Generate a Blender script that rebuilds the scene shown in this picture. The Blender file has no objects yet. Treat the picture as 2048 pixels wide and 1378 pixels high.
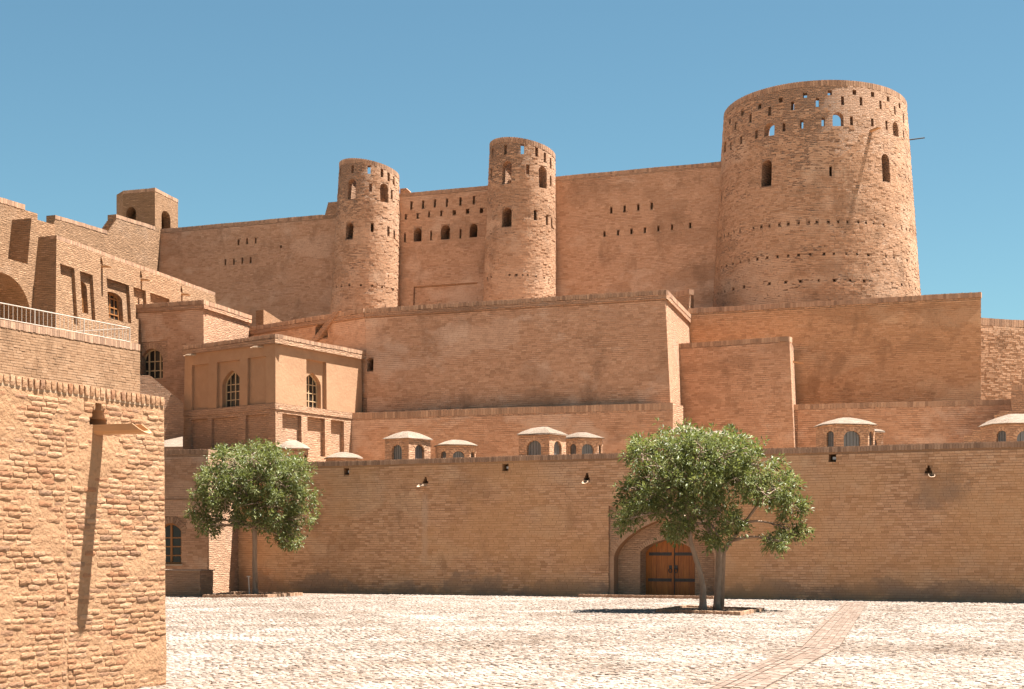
import bpy, bmesh, math, random
import numpy as np
from mathutils import Vector, Matrix, noise as mnoise

R = math.radians
rng = random.Random(11)
nrng = np.random.default_rng(7)
sc = bpy.context.scene
COL = sc.collection

# ------------------------------------------------------------------ camera, sky, sun, exposure
F, CX, HZ, CH = 3300.0, 1024.0, 1100.0, 1.7       # focal length and horizon of the photograph, eye height in metres
cam_d = bpy.data.cameras.new('camera')
cam = bpy.data.objects.new('camera', cam_d)
COL.objects.link(cam)
cam.location = (0, 0, CH)
cam.rotation_euler = (R(90), 0, 0)
cam_d.sensor_width = 36.0
cam_d.lens = 36.0 * F / 2048.0
cam_d.shift_y = (HZ - 689.0) / 2048.0
cam_d.clip_start = 0.1
cam_d.clip_end = 6000
sc.camera = cam

SUN_EL, SUN_AZ = 71.5, 5.0        # degrees above the horizon; degrees from +X towards +Y
sun_dir = Vector((math.cos(R(SUN_EL)) * math.cos(R(SUN_AZ)), math.cos(R(SUN_EL)) * math.sin(R(SUN_AZ)), math.sin(R(SUN_EL))))
world = bpy.data.worlds.new('World')
sc.world = world
world.use_nodes = True
wn = world.node_tree
for n in list(wn.nodes): wn.nodes.remove(n)
sky = wn.nodes.new('ShaderNodeTexSky')
sky.sky_type = 'NISHITA'
sky.sun_disc = False
sky.sun_elevation = R(SUN_EL)
sky.sun_rotation = R(90 - SUN_AZ)
sky.altitude = 900
sky.air_density = 1.0
sky.dust_density = 1.2
sky.ozone_density = 1.0
bg = wn.nodes.new('ShaderNodeBackground')
bg.inputs['Strength'].default_value = 0.06
wo = wn.nodes.new('ShaderNodeOutputWorld')
tint = wn.nodes.new('ShaderNodeMix'); tint.data_type = 'RGBA'; tint.blend_type = 'MULTIPLY'; tint.inputs[0].default_value = 1.0
tint.inputs[7].default_value = (0.34, 0.472, 0.435, 1)          # the picture's grading: a greener blue, the same over the whole sky
wn.links.new(sky.outputs[0], tint.inputs[6]); wn.links.new(tint.outputs[2], bg.inputs['Color'])
wn.links.new(bg.outputs[0], wo.inputs['Surface'])

sun_d = bpy.data.lights.new('sun', 'SUN')
sun_d.energy = 5.0
sun_d.angle = R(0.53)
sun_d.color = (1.0, 0.955, 0.89)
sun = bpy.data.objects.new('sun', sun_d)
COL.objects.link(sun)
sun.rotation_euler = sun_dir.to_track_quat('Z', 'Y').to_euler()

sc.view_settings.view_transform = 'Standard'
sc.view_settings.look = 'None'
sc.view_settings.gamma = 1.0
sc.view_settings.exposure = 2.3
sc.view_settings.use_curve_mapping = False
sc.cycles.max_bounces = 8
sc.cycles.diffuse_bounces = 6

# ------------------------------------------------------------------ small helpers
def V2(x, y): return Vector((x, y))
def at(u, v, Y): return Vector(((u - CX) / F * Y, Y, CH + (HZ - v) / F * Y))
def gx(u, Y): return Vector(((u - CX) / F * Y, Y))

def tag(o, label, cat, group=None):
    o['label'] = label; o['category'] = cat; o['kind'] = 'thing'
    if group: o['group'] = group
    return o

def link(o, parent=None):
    COL.objects.link(o)
    if parent is not None: o.parent = parent
    return o

def empty(name, loc):
    o = bpy.data.objects.new(name, None)
    o.location = loc
    o.empty_display_size = 0.3
    return link(o)

def set_uv(me, cyl=None):
    """metric brick coordinates: along the face and up it; cyl = (cx, cy, radius) wraps round a tower"""
    if not me.uv_layers: me.uv_layers.new(name='UVMap')
    uvl = me.uv_layers[0].data
    vs = me.vertices
    for p in me.polygons:
        n = p.normal
        if abs(n.z) > 0.8:
            for li in p.loop_indices:
                c = vs[me.loops[li].vertex_index].co
                uvl[li].uv = (c.x, c.y)
            continue
        if cyl is not None:
            cx, cy, r = cyl
            ce = p.center
            radial = Vector((ce.x - cx, ce.y - cy)).normalized()
            if abs(radial.dot(Vector((n.x, n.y)).normalized())) > 0.6:
                t0 = math.atan2(ce.y - cy, ce.x - cx)
                for li in p.loop_indices:
                    c = vs[me.loops[li].vertex_index].co
                    t = math.atan2(c.y - cy, c.x - cx)
                    while t - t0 > math.pi: t -= 2 * math.pi
                    while t - t0 < -math.pi: t += 2 * math.pi
                    uvl[li].uv = (t * r, c.z)
                continue
        tx = Vector((-n.y, n.x, 0)).normalized()
        for li in p.loop_indices:
            c = vs[me.loops[li].vertex_index].co
            uvl[li].uv = (c.dot(tx), c.z)

def mesh_obj(name, verts, faces, mat, parent=None, smooth=False, uv=True, cyl=None, origin=None):
    me = bpy.data.meshes.new(name)
    if origin is not None:
        verts = [(v[0] - origin[0], v[1] - origin[1], v[2] - origin[2]) for v in verts]
    me.from_pydata([tuple(v) for v in verts], [], faces)
    me.update()
    if uv: set_uv(me, cyl)
    if smooth: me.polygons.foreach_set('use_smooth', [True] * len(me.polygons))
    me.materials.append(mat)
    o = bpy.data.objects.new(name, me)
    if origin is not None: o.location = origin
    return link(o, parent)

def fix_normals(me):
    bm = bmesh.new(); bm.from_mesh(me)
    bmesh.ops.recalc_face_normals(bm, faces=bm.faces)
    bm.to_mesh(me); bm.free(); me.update()

class Geo:
    """collects vertices and faces of one mesh"""
    def __init__(s): s.v = []; s.f = []
    def add(s, v, f):
        o = len(s.v); s.v += [tuple(p) for p in v]; s.f += [tuple(i + o for i in q) for q in f]
    def box(s, c, ax, ay, az):
        """centre and three half-axis vectors"""
        c, ax, ay, az = Vector(c), Vector(ax), Vector(ay), Vector(az)
        p = [c + sx * ax + sy * ay + sz * az for sz in (-1, 1) for sy in (-1, 1) for sx in (-1, 1)]
        s.add(p, [(0, 2, 3, 1), (4, 5, 7, 6), (0, 1, 5, 4), (2, 6, 7, 3), (0, 4, 6, 2), (1, 3, 7, 5)])
    def tube(s, pts, radii, n=8, cap=True):
        base = len(s.v)
        prev = None
        for i, p in enumerate(pts):
            p = Vector(p)
            d = (Vector(pts[min(i + 1, len(pts) - 1)]) - Vector(pts[max(i - 1, 0)])).normalized()
            a = Vector((0, 0, 1)) if abs(d.z) < 0.9 else Vector((1, 0, 0))
            if prev is not None: a = prev
            x = (a - d * a.dot(d)).normalized(); y = d.cross(x); prev = x
            for k in range(n):
                t = 2 * math.pi * k / n
                s.v.append(tuple(p + (x * math.cos(t) + y * math.sin(t)) * radii[i]))
        for i in range(len(pts) - 1):
            for k in range(n):
                a = base + i * n + k; b = base + i * n + (k + 1) % n
                s.f.append((a, b, b + n, a + n))
        if cap:
            s.f.append(tuple(base + k for k in reversed(range(n))))
            s.f.append(tuple(base + (len(pts) - 1) * n + k for k in range(n)))
    def obj(s, name, mat, parent=None, smooth=False, uv=True, fixn=False):
        o = mesh_obj(name, s.v, s.f, mat, parent, smooth, uv=False)
        if fixn: fix_normals(o.data)
        if uv: set_uv(o.data)
        return o

class Fr:
    """a wall's frame: P0 on its face at height zref, r to the right along it, n out of it; tb = lean back per metre of height"""
    def __init__(s, P0, P1=None, tb=0.0, zref=0.0, r=None):
        s.P0 = Vector((P0[0], P0[1]))
        s.r = (Vector((P1[0], P1[1])) - s.P0).normalized() if r is None else Vector(r).normalized()
        s.n = Vector((s.r.y, -s.r.x)); s.tb = tb; s.zref = zref
        if P1 is not None: s.L = (Vector((P1[0], P1[1])) - s.P0).length
    def p(s, a, z, d=0.0):
        q = s.P0 + s.r * a + s.n * (d - (z - s.zref) * s.tb)
        return Vector((q.x, q.y, z))
    def hit(s, u, v):
        du, dv = (u - CX) / F, (HZ - v) / F
        Y = (s.P0.dot(s.n) - (CH - s.zref) * s.tb) / (du * s.n.x + s.n.y + dv * s.tb)
        q = Vector((du * Y, Y)); z = CH + dv * Y
        return (q - s.P0).dot(s.r), z
    def r3(s): return Vector((s.r.x, s.r.y, 0))
    def n3(s): return Vector((s.n.x, s.n.y, 0))

def slab(fr, outline, thick, d0=0.0):
    """outline [(a, z)...] anticlockwise seen from the front; extruded back, flat back"""
    n = len(outline)
    zt = max(z for a, z in outline)
    back = thick + (zt - fr.zref) * fr.tb
    v = [fr.p(a, z, d0) for a, z in outline]
    for a, z in outline:
        q = fr.P0 + fr.r * a - fr.n * back
        v.append(Vector((q.x, q.y, z)))
    f = [tuple(range(n)), tuple(reversed(range(n, 2 * n)))]
    for i in range(n):
        j = (i + 1) % n
        f.append((i, i + n, j + n, j))
    return v, f

def prism(bot, top, z0, z1):
    """bot / top: anticlockwise lists of 2D points (seen from above)"""
    n = len(bot)
    v = [(p[0], p[1], z0) for p in bot] + [(p[0], p[1], z1 if not isinstance(z1, (list, tuple)) else z1[i]) for i, p in enumerate(top)]
    f = [tuple(reversed(range(n))), tuple(range(n, 2 * n))]
    for i in range(n):
        j = (i + 1) % n
        f.append((i, j, j + n, i + n))
    return v, f

def offset_poly(poly, ds):
    """poly anticlockwise; ds[i] = outward shift of edge i -> i+1"""
    n = len(poly); out = []
    for i in range(n):
        p0, p1, p2 = Vector(poly[i - 1]), Vector(poly[i]), Vector(poly[(i + 1) % n])
        e1, e2 = (p1 - p0).normalized(), (p2 - p1).normalized()
        n1, n2 = Vector((e1.y, -e1.x)), Vector((e2.y, -e2.x))
        d1, d2 = ds[i - 1], ds[i]
        det = n1.x * n2.y - n1.y * n2.x
        if abs(det) < 1e-4: out.append(p1 + n1 * d1); continue
        c1, c2 = d1, d2
        out.append(p1 + Vector(((c1 * n2.y - c2 * n1.y) / det, (n1.x * c2 - n2.x * c1) / det)))
    return out

# ------------------------------------------------------------------ opening outlines and cutters
def arch_h(t, kind):
    t = min(1.0, abs(t))
    if kind == 'round': return math.sqrt(max(0, 1 - t * t))
    if kind == 'seg': return (math.sqrt(max(0, 1.45 - t * t)) - math.sqrt(.45)) / (math.sqrt(1.45) - math.sqrt(.45))
    return 0.62 * math.sqrt(max(0, 1 - t * t)) + 0.38 * (1 - t)       # pointed

def arch_outline(a, w, z0, zs, rise, kind, n=12):
    """anticlockwise from bottom left, (a, z)"""
    pts = [(a - w / 2, z0), (a + w / 2, z0)]
    if kind == 'rect' or rise <= 0:
        return pts + [(a + w / 2, zs), (a - w / 2, zs)]
    for i in range(n + 1):
        t = math.cos(math.pi * i / n)
        pts.append((a + w / 2 * t, zs + rise * arch_h(t, kind)))
    return pts

def cut_prism(fr, outline, depth, out=0.25):
    n = len(outline)
    v = [fr.p(a, z, out) for a, z in outline] + [fr.p(a, z, -depth) for a, z in outline]
    f = [tuple(range(n)), tuple(reversed(range(n, 2 * n)))]
    for i in range(n):
        j = (i + 1) % n
        f.append((i, i + n, j + n, j))
    return v, f

def boolean(o, cutter_sets, cyl=None):
    """cuts sets of (verts, faces) out of o, one set after the other"""
    for cs in cutter_sets:
        if not cs: continue
        g = Geo()
        for v, f in cs: g.add(v, f)
        me = bpy.data.meshes.new('cutter'); me.from_pydata(g.v, [], g.f); me.update(); fix_normals(me)
        c = bpy.data.objects.new('cutter', me); COL.objects.link(c)
        mats = list(o.data.materials)
        fix_normals(o.data)
        m = o.modifiers.new('cut', 'BOOLEAN'); m.operation = 'DIFFERENCE'; m.object = c
        n0 = len(o.data.polygons)
        done = False
        for solver in ('MANIFOLD', 'EXACT'):
            try: m.solver = solver
            except TypeError: continue
            dg = bpy.context.evaluated_depsgraph_get(); dg.update()
            new = bpy.data.meshes.new_from_object(o.evaluated_get(dg))
            if len(new.polygons) > n0: done = True; break
        o.modifiers.remove(m)
        if not done: print('BOOLEAN FAILED', o.name)
        old = o.data; o.data = new; new.name = old.name
        new.materials.clear()
        for mm in mats: new.materials.append(mm)
        bpy.data.objects.remove(c)
    set_uv(o.data, cyl)
    return o

# ------------------------------------------------------------------ materials
def nodes_mat(name):
    m = bpy.data.materials.new(name); m.use_nodes = True
    nt = m.node_tree
    bsdf = nt.nodes['Principled BSDF']
    return m, nt, bsdf
def N(nt, t, **kw):
    n = nt.nodes.new(t)
    for k, v in kw.items(): setattr(n, k, v)
    return n
def mixc(nt, a, b, fac, mode='MIX'):
    m = N(nt, 'ShaderNodeMix', data_type='RGBA', blend_type=mode)
    for sock, val in ((m.inputs[6], a), (m.inputs[7], b), (m.inputs[0], fac)):
        if hasattr(val, 'is_linked') or hasattr(val, 'links'): nt.links.new(val, sock)
        elif isinstance(val, (int, float)): sock.default_value = val
        else: sock.default_value = (*val, 1)
    return m.outputs[2]
def mth(nt, op, a, b=None, c=None, clamp=False):
    m = N(nt, 'ShaderNodeMath', operation=op, use_clamp=clamp)
    for i, x in enumerate((a, b, c)):
        if x is None: continue
        if hasattr(x, 'links'): nt.links.new(x, m.inputs[i])
        else: m.inputs[i].default_value = x
    return m.outputs[0]
def noise(nt, vec, scale, detail=4, rough=0.55, dist=0.0):
    n = N(nt, 'ShaderNodeTexNoise'); n.inputs['Scale'].default_value = scale
    n.inputs['Detail'].default_value = detail; n.inputs['Roughness'].default_value = rough; n.inputs['Distortion'].default_value = dist
    nt.links.new(vec, n.inputs['Vector'])
    return n.outputs['Fac']
def ramp(nt, fac, lo, hi):
    m = N(nt, 'ShaderNodeMapRange'); m.inputs['From Min'].default_value = lo; m.inputs['From Max'].default_value = hi
    m.interpolation_type = 'SMOOTHSTEP'
    nt.links.new(fac, m.inputs['Value'])
    return m.outputs[0]
def mapping(nt, vec, scale=(1, 1, 1), loc=(0, 0, 0)):
    m = N(nt, 'ShaderNodeMapping'); m.inputs['Scale'].default_value = scale; m.inputs['Location'].default_value = loc
    nt.links.new(vec, m.inputs['Vector'])
    return m.outputs[0]

def brick_mat(name, tone, tone2, mortar, course=0.08, bw=0.23, bump=1.0, patch=0.5, pale=None, seed=0.0, streak=0.85, warp=0.03, msize=0.010):
    m, nt, b = nodes_mat(name)
    L = nt.links
    uvn = N(nt, 'ShaderNodeUVMap').outputs[0]
    geo = N(nt, 'ShaderNodeNewGeometry').outputs['Position']
    pos = mapping(nt, geo, loc=(seed, seed * 1.7, seed * 0.6))
    # wavering courses
    w1 = noise(nt, mapping(nt, uvn, (0.9, 2.0, 1), (seed, 0, 0)), 1.0, 3)
    w2 = noise(nt, mapping(nt, uvn, (5, 9, 1), (0, seed, 0)), 1.0, 2)
    off = mth(nt, 'ADD', mth(nt, 'MULTIPLY', mth(nt, 'SUBTRACT', w1, 0.5), warp * 3.0), mth(nt, 'MULTIPLY', mth(nt, 'SUBTRACT', w2, 0.5), warp * 1.3))
    cmb = N(nt, 'ShaderNodeCombineXYZ'); L.new(mth(nt, 'MULTIPLY', off, 1.3), cmb.inputs[0]); L.new(off, cmb.inputs[1])
    va = N(nt, 'ShaderNodeVectorMath', operation='ADD'); L.new(uvn, va.inputs[0]); L.new(cmb.outputs[0], va.inputs[1])
    def bricknode(c1, c2, cm, ms):
        t = N(nt, 'ShaderNodeTexBrick'); t.offset = 0.5; t.squash = 1.0
        t.inputs['Scale'].default_value = 1.0; t.inputs['Brick Width'].default_value = bw; t.inputs['Row Height'].default_value = course
        t.inputs['Mortar Size'].default_value = ms; t.inputs['Mortar Smooth'].default_value = 0.4; t.inputs['Bias'].default_value = 0.0
        t.inputs['Color1'].default_value = (*c1, 1); t.inputs['Color2'].default_value = (*c2, 1); t.inputs['Mortar'].default_value = (*cm, 1)
        L.new(va.outputs[0], t.inputs['Vector'])
        return t
    t1 = bricknode(tone, tone2, mortar, msize)
    t2 = bricknode((0, 0, 0), (1, 1, 1), (0.25, 0.25, 0.25), msize)
    col = t1.outputs['Color']
    # mud washed over the joints here and there
    hide = ramp(nt, noise(nt, mapping(nt, uvn, (1.6, 3.2, 1), (seed, seed * 2, 0)), 1.0, 4, 0.65), 0.36, 0.60)
    col = mixc(nt, col, tuple(.5 * (a + c) for a, c in zip(tone, tone2)), mth(nt, 'MULTIPLY', hide, 0.6))
    big = noise(nt, pos, 0.16, 4, 0.6)
    mid = noise(nt, mapping(nt, pos, (1, 1, 1.6)), 0.7, 5, 0.65)
    mean = tuple((a + c) * 0.5 for a, c in zip(tone, tone2))
    col = mixc(nt, col, mean, mth(nt, 'MULTIPLY', ramp(nt, mid, 0.45, 0.66), 0.35))
    dark = tuple(c * 0.62 for c in mean)
    lite = pale or tuple(min(.6, c * 1.28 + 0.025) for c in mean)
    # short horizontal streaks: single darker and paler bricks and runs of mortar
    st = noise(nt, mapping(nt, uvn, (2.2, 13, 1), (seed * 3, seed, 0)), 1.0, 3, 0.6)
    col = mixc(nt, col, dark, mth(nt, 'MULTIPLY', ramp(nt, st, 0.53, 0.70), streak))
    col = mixc(nt, col, lite, mth(nt, 'MULTIPLY', ramp(nt, st, 0.42, 0.26), streak * 0.8))
    rb = N(nt, 'ShaderNodeRGBToBW'); L.new(t2.outputs['Color'], rb.inputs[0])
    pick = ramp(nt, rb.outputs[0], 0.86, 0.99)
    col = mixc(nt, col, dark, mth(nt, 'MULTIPLY', ramp(nt, rb.outputs[0], 0.14, 0.02), 0.6))
    col = mixc(nt, col, lite, mth(nt, 'MULTIPLY', pick, 0.75))
    # weathered patches
    col = mixc(nt, col, dark, mth(nt, 'MULTIPLY', ramp(nt, big, 0.5, 0.72), patch * 0.8))
    col = mixc(nt, col, lite, mth(nt, 'MULTIPLY', ramp(nt, big, 0.46, 0.28), patch * 0.6))
    p2 = noise(nt, mapping(nt, pos, (1, 1, 1.4), (seed + 9, 3, 1)), 0.45, 6, 0.7)
    grey = tuple(0.5 * c + 0.5 * g for c, g in zip(mean, (0.38, 0.30, 0.24)))
    col = mixc(nt, col, grey, mth(nt, 'MULTIPLY', ramp(nt, p2, 0.52, 0.68), patch * 0.75))
    L.new(col, b.inputs['Base Color'])
    b.inputs['Roughness'].default_value = 0.92
    b.inputs['Specular IOR Level'].default_value = 0.15
    # relief
    fine = noise(nt, geo, 26, 4, 0.6)
    lump = noise(nt, mapping(nt, uvn, (3.6, 22, 1)), 1.0, 3, 0.6)
    h = mth(nt, 'ADD', mth(nt, 'MULTIPLY', mth(nt, 'SUBTRACT', 1.0, t1.outputs['Fac']), 0.9), mth(nt, 'MULTIPLY', rb.outputs[0], 0.5))
    h = mth(nt, 'ADD', h, mth(nt, 'MULTIPLY', fine, 0.3))
    h = mth(nt, 'ADD', h, mth(nt, 'MULTIPLY', lump, 1.7))
    bp = N(nt, 'ShaderNodeBump'); bp.inputs['Strength'].default_value = 1.0; bp.inputs['Distance'].default_value = 0.04 * bump
    L.new(h, bp.inputs['Height']); L.new(bp.outputs[0], b.inputs['Normal'])
    return m

def plain_mat(name, col, col2=None, scale=6.0, rough=0.85, bump=0.004, spec=0.2, metal=0.0, stretch=(1, 1, 1)):
    m, nt, b = nodes_mat(name)
    geo = N(nt, 'ShaderNodeNewGeometry').outputs['Position']
    p = mapping(nt, geo, stretch)
    f = noise(nt, p, scale, 5, 0.6)
    f2 = noise(nt, p, scale * 0.15, 4, 0.6)
    col2 = col2 or tuple(c * 0.75 for c in col)
    c = mixc(nt, col, col2, ramp(nt, mth(nt, 'ADD', mth(nt, 'MULTIPLY', f, 0.5), mth(nt, 'MULTIPLY', f2, 0.5)), 0.35, 0.68))
    nt.links.new(c, b.inputs['Base Color'])
    b.inputs['Roughness'].default_value = rough; b.inputs['Metallic'].default_value = metal
    b.inputs['Specular IOR Level'].default_value = spec
    if bump:
        bp = N(nt, 'ShaderNodeBump'); bp.inputs['Distance'].default_value = bump; bp.inputs['Strength'].default_value = 0.8
        nt.links.new(noise(nt, geo, scale * 4, 4), bp.inputs['Height']); nt.links.new(bp.outputs[0], b.inputs['Normal'])
    return m

def piece_mat(name, cols, patch=(0.3, 0.2, 0.13), bump=0.006, fine=30.0, patch_amt=0.5, stain=None, pale=None, off=0.0):
    """material of pieces built one by one: the tone comes from the attribute 'tone' (one value per piece)"""
    m, nt, b = nodes_mat(name)
    L = nt.links
    a = N(nt, 'ShaderNodeAttribute'); a.attribute_name = 'tone'
    oi = N(nt, 'ShaderNodeObjectInfo')
    f = mth(nt, 'FRACT', mth(nt, 'ADD', a.outputs['Fac'], mth(nt, 'MULTIPLY', oi.outputs['Random'], 1.0)))
    cr = N(nt, 'ShaderNodeValToRGB')
    el = cr.color_ramp.elements
    while len(el) < len(cols): el.new(0.5)
    for i, c in enumerate(cols):
        el[i].position = i / (len(cols) - 1); el[i].color = (*c, 1)
    L.new(f, cr.inputs[0])
    geo = N(nt, 'ShaderNodeNewGeometry').outputs['Position']
    fn = noise(nt, geo, fine, 5, 0.65)
    col = mixc(nt, cr.outputs[0], (0, 0, 0), mth(nt, 'MULTIPLY', ramp(nt, fn, 0.5, 0.8), 0.35))
    pn = noise(nt, geo, 0.55, 5, 0.62)
    col = mixc(nt, col, patch, mth(nt, 'MULTIPLY', ramp(nt, pn, 0.5, 0.7), patch_amt))
    if pale is not None:
        ps = mapping(nt, geo, (1, 1, 1.5), (off, off, off))
        pw = noise(nt, ps, 0.33, 6, 0.66)
        col = mixc(nt, col, pale, mth(nt, 'MULTIPLY', ramp(nt, pw, 0.53, 0.64), 0.7))
        rp = noise(nt, mapping(nt, ps, (1, 1, 1.3), (5, 2, 8)), 0.21, 3, 0.5)           # areas relaid with other bricks
        col = mixc(nt, col, tuple(min(.62, c * 1.12) for c in pale), mth(nt, 'MULTIPLY', ramp(nt, rp, 0.575, 0.60), 0.35))
        col = mixc(nt, col, tuple(c * 0.72 for c in patch), mth(nt, 'MULTIPLY', ramp(nt, rp, 0.405, 0.385), 0.4))
        dk = noise(nt, mapping(nt, ps, (1, 1, 0.35)), 0.9, 5, 0.6)
        col = mixc(nt, col, tuple(c * 0.62 for c in patch), mth(nt, 'MULTIPLY', ramp(nt, dk, 0.54, 0.70), 0.6))
    if stain is not None: col = stain(nt, col, geo)
    L.new(col, b.inputs['Base Color'])
    b.inputs['Roughness'].default_value = 0.92; b.inputs['Specular IOR Level'].default_value = 0.15
    bp = N(nt, 'ShaderNodeBump'); bp.inputs['Distance'].default_value = bump
    L.new(mth(nt, 'ADD', fn, noise(nt, geo, fine * 0.35, 3)), bp.inputs['Height']); L.new(bp.outputs[0], b.inputs['Normal'])
    return m

BR_A = (0.48, 0.285, 0.175); BR_B = (0.41, 0.235, 0.14); MORT = (0.255, 0.150, 0.094)
M = {}
M['brick'] = brick_mat('brick_upper', BR_A, BR_B, MORT, seed=0.0, patch=0.6)
M['brick_b'] = brick_mat('brick_retaining', (0.48, 0.283, 0.178), (0.40, 0.228, 0.14), (0.24, 0.142, 0.09), seed=13.0, patch=0.85)
M['brick_tower'] = brick_mat('brick_tower', (0.46, 0.282, 0.18), (0.385, 0.228, 0.142), (0.235, 0.142, 0.09), seed=31.0, patch=0.6, bump=2.0)
M['brick_right'] = brick_mat('brick_right', (0.485, 0.275, 0.152), (0.415, 0.228, 0.122), (0.25, 0.14, 0.08), seed=47.0, patch=0.7)
M['brick_lit'] = brick_mat('brick_left_buildings', (0.335, 0.198, 0.112), (0.275, 0.156, 0.085), (0.19, 0.112, 0.065), seed=71.0, patch=0.35, bump=1.3)
M['brick_low'] = brick_mat('brick_low_buildings', (0.44, 0.268, 0.168), (0.38, 0.222, 0.136), (0.30, 0.18, 0.115), seed=83.0, patch=0.4, bump=0.9)
M['coping'] = piece_mat('coping_brick', [(0.24, 0.145, 0.095), (0.42, 0.255, 0.162), (0.30, 0.182, 0.118), (0.46, 0.29, 0.188)], patch_amt=0.3)
M['plaster'] = plain_mat('mud_plaster', (0.375, 0.22, 0.126), (0.315, 0.178, 0.10), 2.2, bump=0.014)
M['dome'] = plain_mat('pale_roof_plaster', (0.40, 0.29, 0.205), (0.33, 0.23, 0.155), 5.0, bump=0.012)
M['wood'] = plain_mat('orange_wood', (0.43, 0.145, 0.027), (0.25, 0.072, 0.013), 5.0, rough=0.5, bump=0.002, spec=0.4, stretch=(6, 6, 0.6))
M['wood_win'] = plain_mat('brown_window_wood', (0.33, 0.15, 0.055), (0.25, 0.105, 0.036), 5.0, rough=0.55, bump=0.001, stretch=(6, 6, 0.6))
M['wood_pale'] = plain_mat('pale_window_wood', (0.50, 0.36, 0.22), (0.40, 0.27, 0.15), 8.0, rough=0.6, bump=0.001)
M['iron'] = plain_mat('black_iron', (0.03, 0.027, 0.025), (0.05, 0.045, 0.04), 20, rough=0.5, bump=0.002, spec=0.5)
M['white_metal'] = plain_mat('white_rail_paint', (0.46, 0.40, 0.34), (0.40, 0.33, 0.27), 9, rough=0.5, bump=0)
M['spout'] = plain_mat('tan_spout_sheet', (0.42, 0.24, 0.12), (0.36, 0.20, 0.09), 3, rough=0.55, bump=0.001, spec=0.4)
M['lamp_lens'] = plain_mat('lamp_lens', (0.62, 0.62, 0.6), (0.55, 0.56, 0.55), 9, rough=0.2, bump=0, spec=0.5)
M['soil'] = plain_mat('tree_pit_soil', (0.16, 0.10, 0.06), (0.10, 0.065, 0.04), 9, bump=0.02)
M['bark'] = plain_mat('grey_bark', (0.33, 0.235, 0.168), (0.21, 0.145, 0.103), 14, bump=0.012, stretch=(1, 1, 0.35))
M['roof'] = plain_mat('roof_earth', (0.36, 0.25, 0.165), (0.30, 0.20, 0.13), 2.5, bump=0.02)
def glass_mat():
    m, nt, b = nodes_mat('window_glass')
    b.inputs['Base Color'].default_value = (0.022, 0.02, 0.017, 1)
    b.inputs['Roughness'].default_value = 0.16; b.inputs['Specular IOR Level'].default_value = 0.3
    return m
M['glass'] = glass_mat()

M['pb_up'] = piece_mat('curtain_wall_brick', [(.46, .268, .165), (.50, .298, .188), (.42, .238, .142), (.53, .325, .21), (.47, .27, .165), (.37, .205, .122)], patch=(.40, .225, .135), patch_amt=.4, pale=(.55, .37, .26), off=3.)
M['pb_ret'] = piece_mat('retaining_wall_brick', [(.46, .262, .16), (.50, .29, .182), (.41, .228, .136), (.53, .32, .206), (.45, .252, .152), (.35, .195, .118)], patch=(.39, .215, .13), patch_amt=.45, pale=(.55, .375, .27), off=17.)
M['pb_right'] = piece_mat('bastion_brick', [(.48, .265, .142), (.52, .295, .162), (.43, .232, .12), (.54, .315, .178), (.47, .255, .135), (.37, .20, .108)], patch=(.40, .215, .115), patch_amt=.5, pale=(.56, .36, .22), off=29.)
M['pb_tower'] = piece_mat('tower_brick', [(.42, .25, .152), (.47, .285, .178), (.365, .21, .124), (.49, .305, .195), (.43, .255, .155), (.31, .175, .104)], patch=(.36, .208, .124), patch_amt=.45, pale=(.49, .33, .225), off=41.)
M['pb_lit'] = piece_mat('terrace_wall_brick', [(.31, .182, .103), (.345, .207, .12), (.27, .154, .085), (.365, .222, .132), (.29, .166, .092)], patch=(.29, .165, .092), patch_amt=.4, pale=(.38, .24, .148), off=53.)

# ------------------------------------------------------------------ coping rows (soldier bricks), joined per wall
UNIT = [(-1, -1, -1), (1, -1, -1), (-1, 1, -1), (1, 1, -1), (-1, -1, 1), (1, -1, 1), (-1, 1, 1), (1, 1, 1)]
BOXF = [(0, 2, 3, 1), (4, 5, 7, 6), (0, 1, 5, 4), (2, 6, 7, 3), (0, 4, 6, 2), (1, 3, 7, 5)]
def pieces_obj(name, boxes, mat, parent, stuff=True):
    """boxes: (centre, half x, half y, half z) vectors; one mesh with one 'tone' per box"""
    nb = len(boxes)
    arr = np.empty((nb, 4, 3))
    for i, b in enumerate(boxes):
        arr[i, 0] = b[0]; arr[i, 1] = b[1]; arr[i, 2] = b[2]; arr[i, 3] = b[3]
    U = np.array(UNIT, float)
    v = arr[:, None, 0, :] + U[None, :, 0:1] * arr[:, None, 1, :] + U[None, :, 1:2] * arr[:, None, 2, :] + U[None, :, 2:3] * arr[:, None, 3, :]
    f = np.array(BOXF)[None] + (np.arange(nb) * 8)[:, None, None]
    return np_mesh(name, v.reshape(-1, 3), f.reshape(-1, 4), mat, parent, np.repeat(nrng.random(nb), 8), stuff)

def np_mesh(name, v, f, mat, parent, tone=None, stuff=False, smooth=False):
    me = bpy.data.meshes.new(name)
    nv, nf, k = len(v), len(f), f.shape[1]
    me.vertices.add(nv); me.vertices.foreach_set('co', np.ascontiguousarray(v, dtype=np.float32).ravel())
    me.loops.add(nf * k); me.loops.foreach_set('vertex_index', np.ascontiguousarray(f, dtype=np.int32).ravel())
    me.polygons.add(nf); me.polygons.foreach_set('loop_start', np.arange(0, nf * k, k, dtype=np.int32))
    me.update(calc_edges=True)
    me.polygons.foreach_set('use_smooth', np.full(nf, smooth, dtype=bool))
    if tone is not None:
        a = me.attributes.new('tone', 'FLOAT', 'POINT'); a.data.foreach_set('value', np.asarray(tone, dtype=np.float32))
    me.materials.append(mat)
    o = bpy.data.objects.new(name, me)
    if stuff: o['kind'] = 'stuff'
    return link(o, parent)

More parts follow.
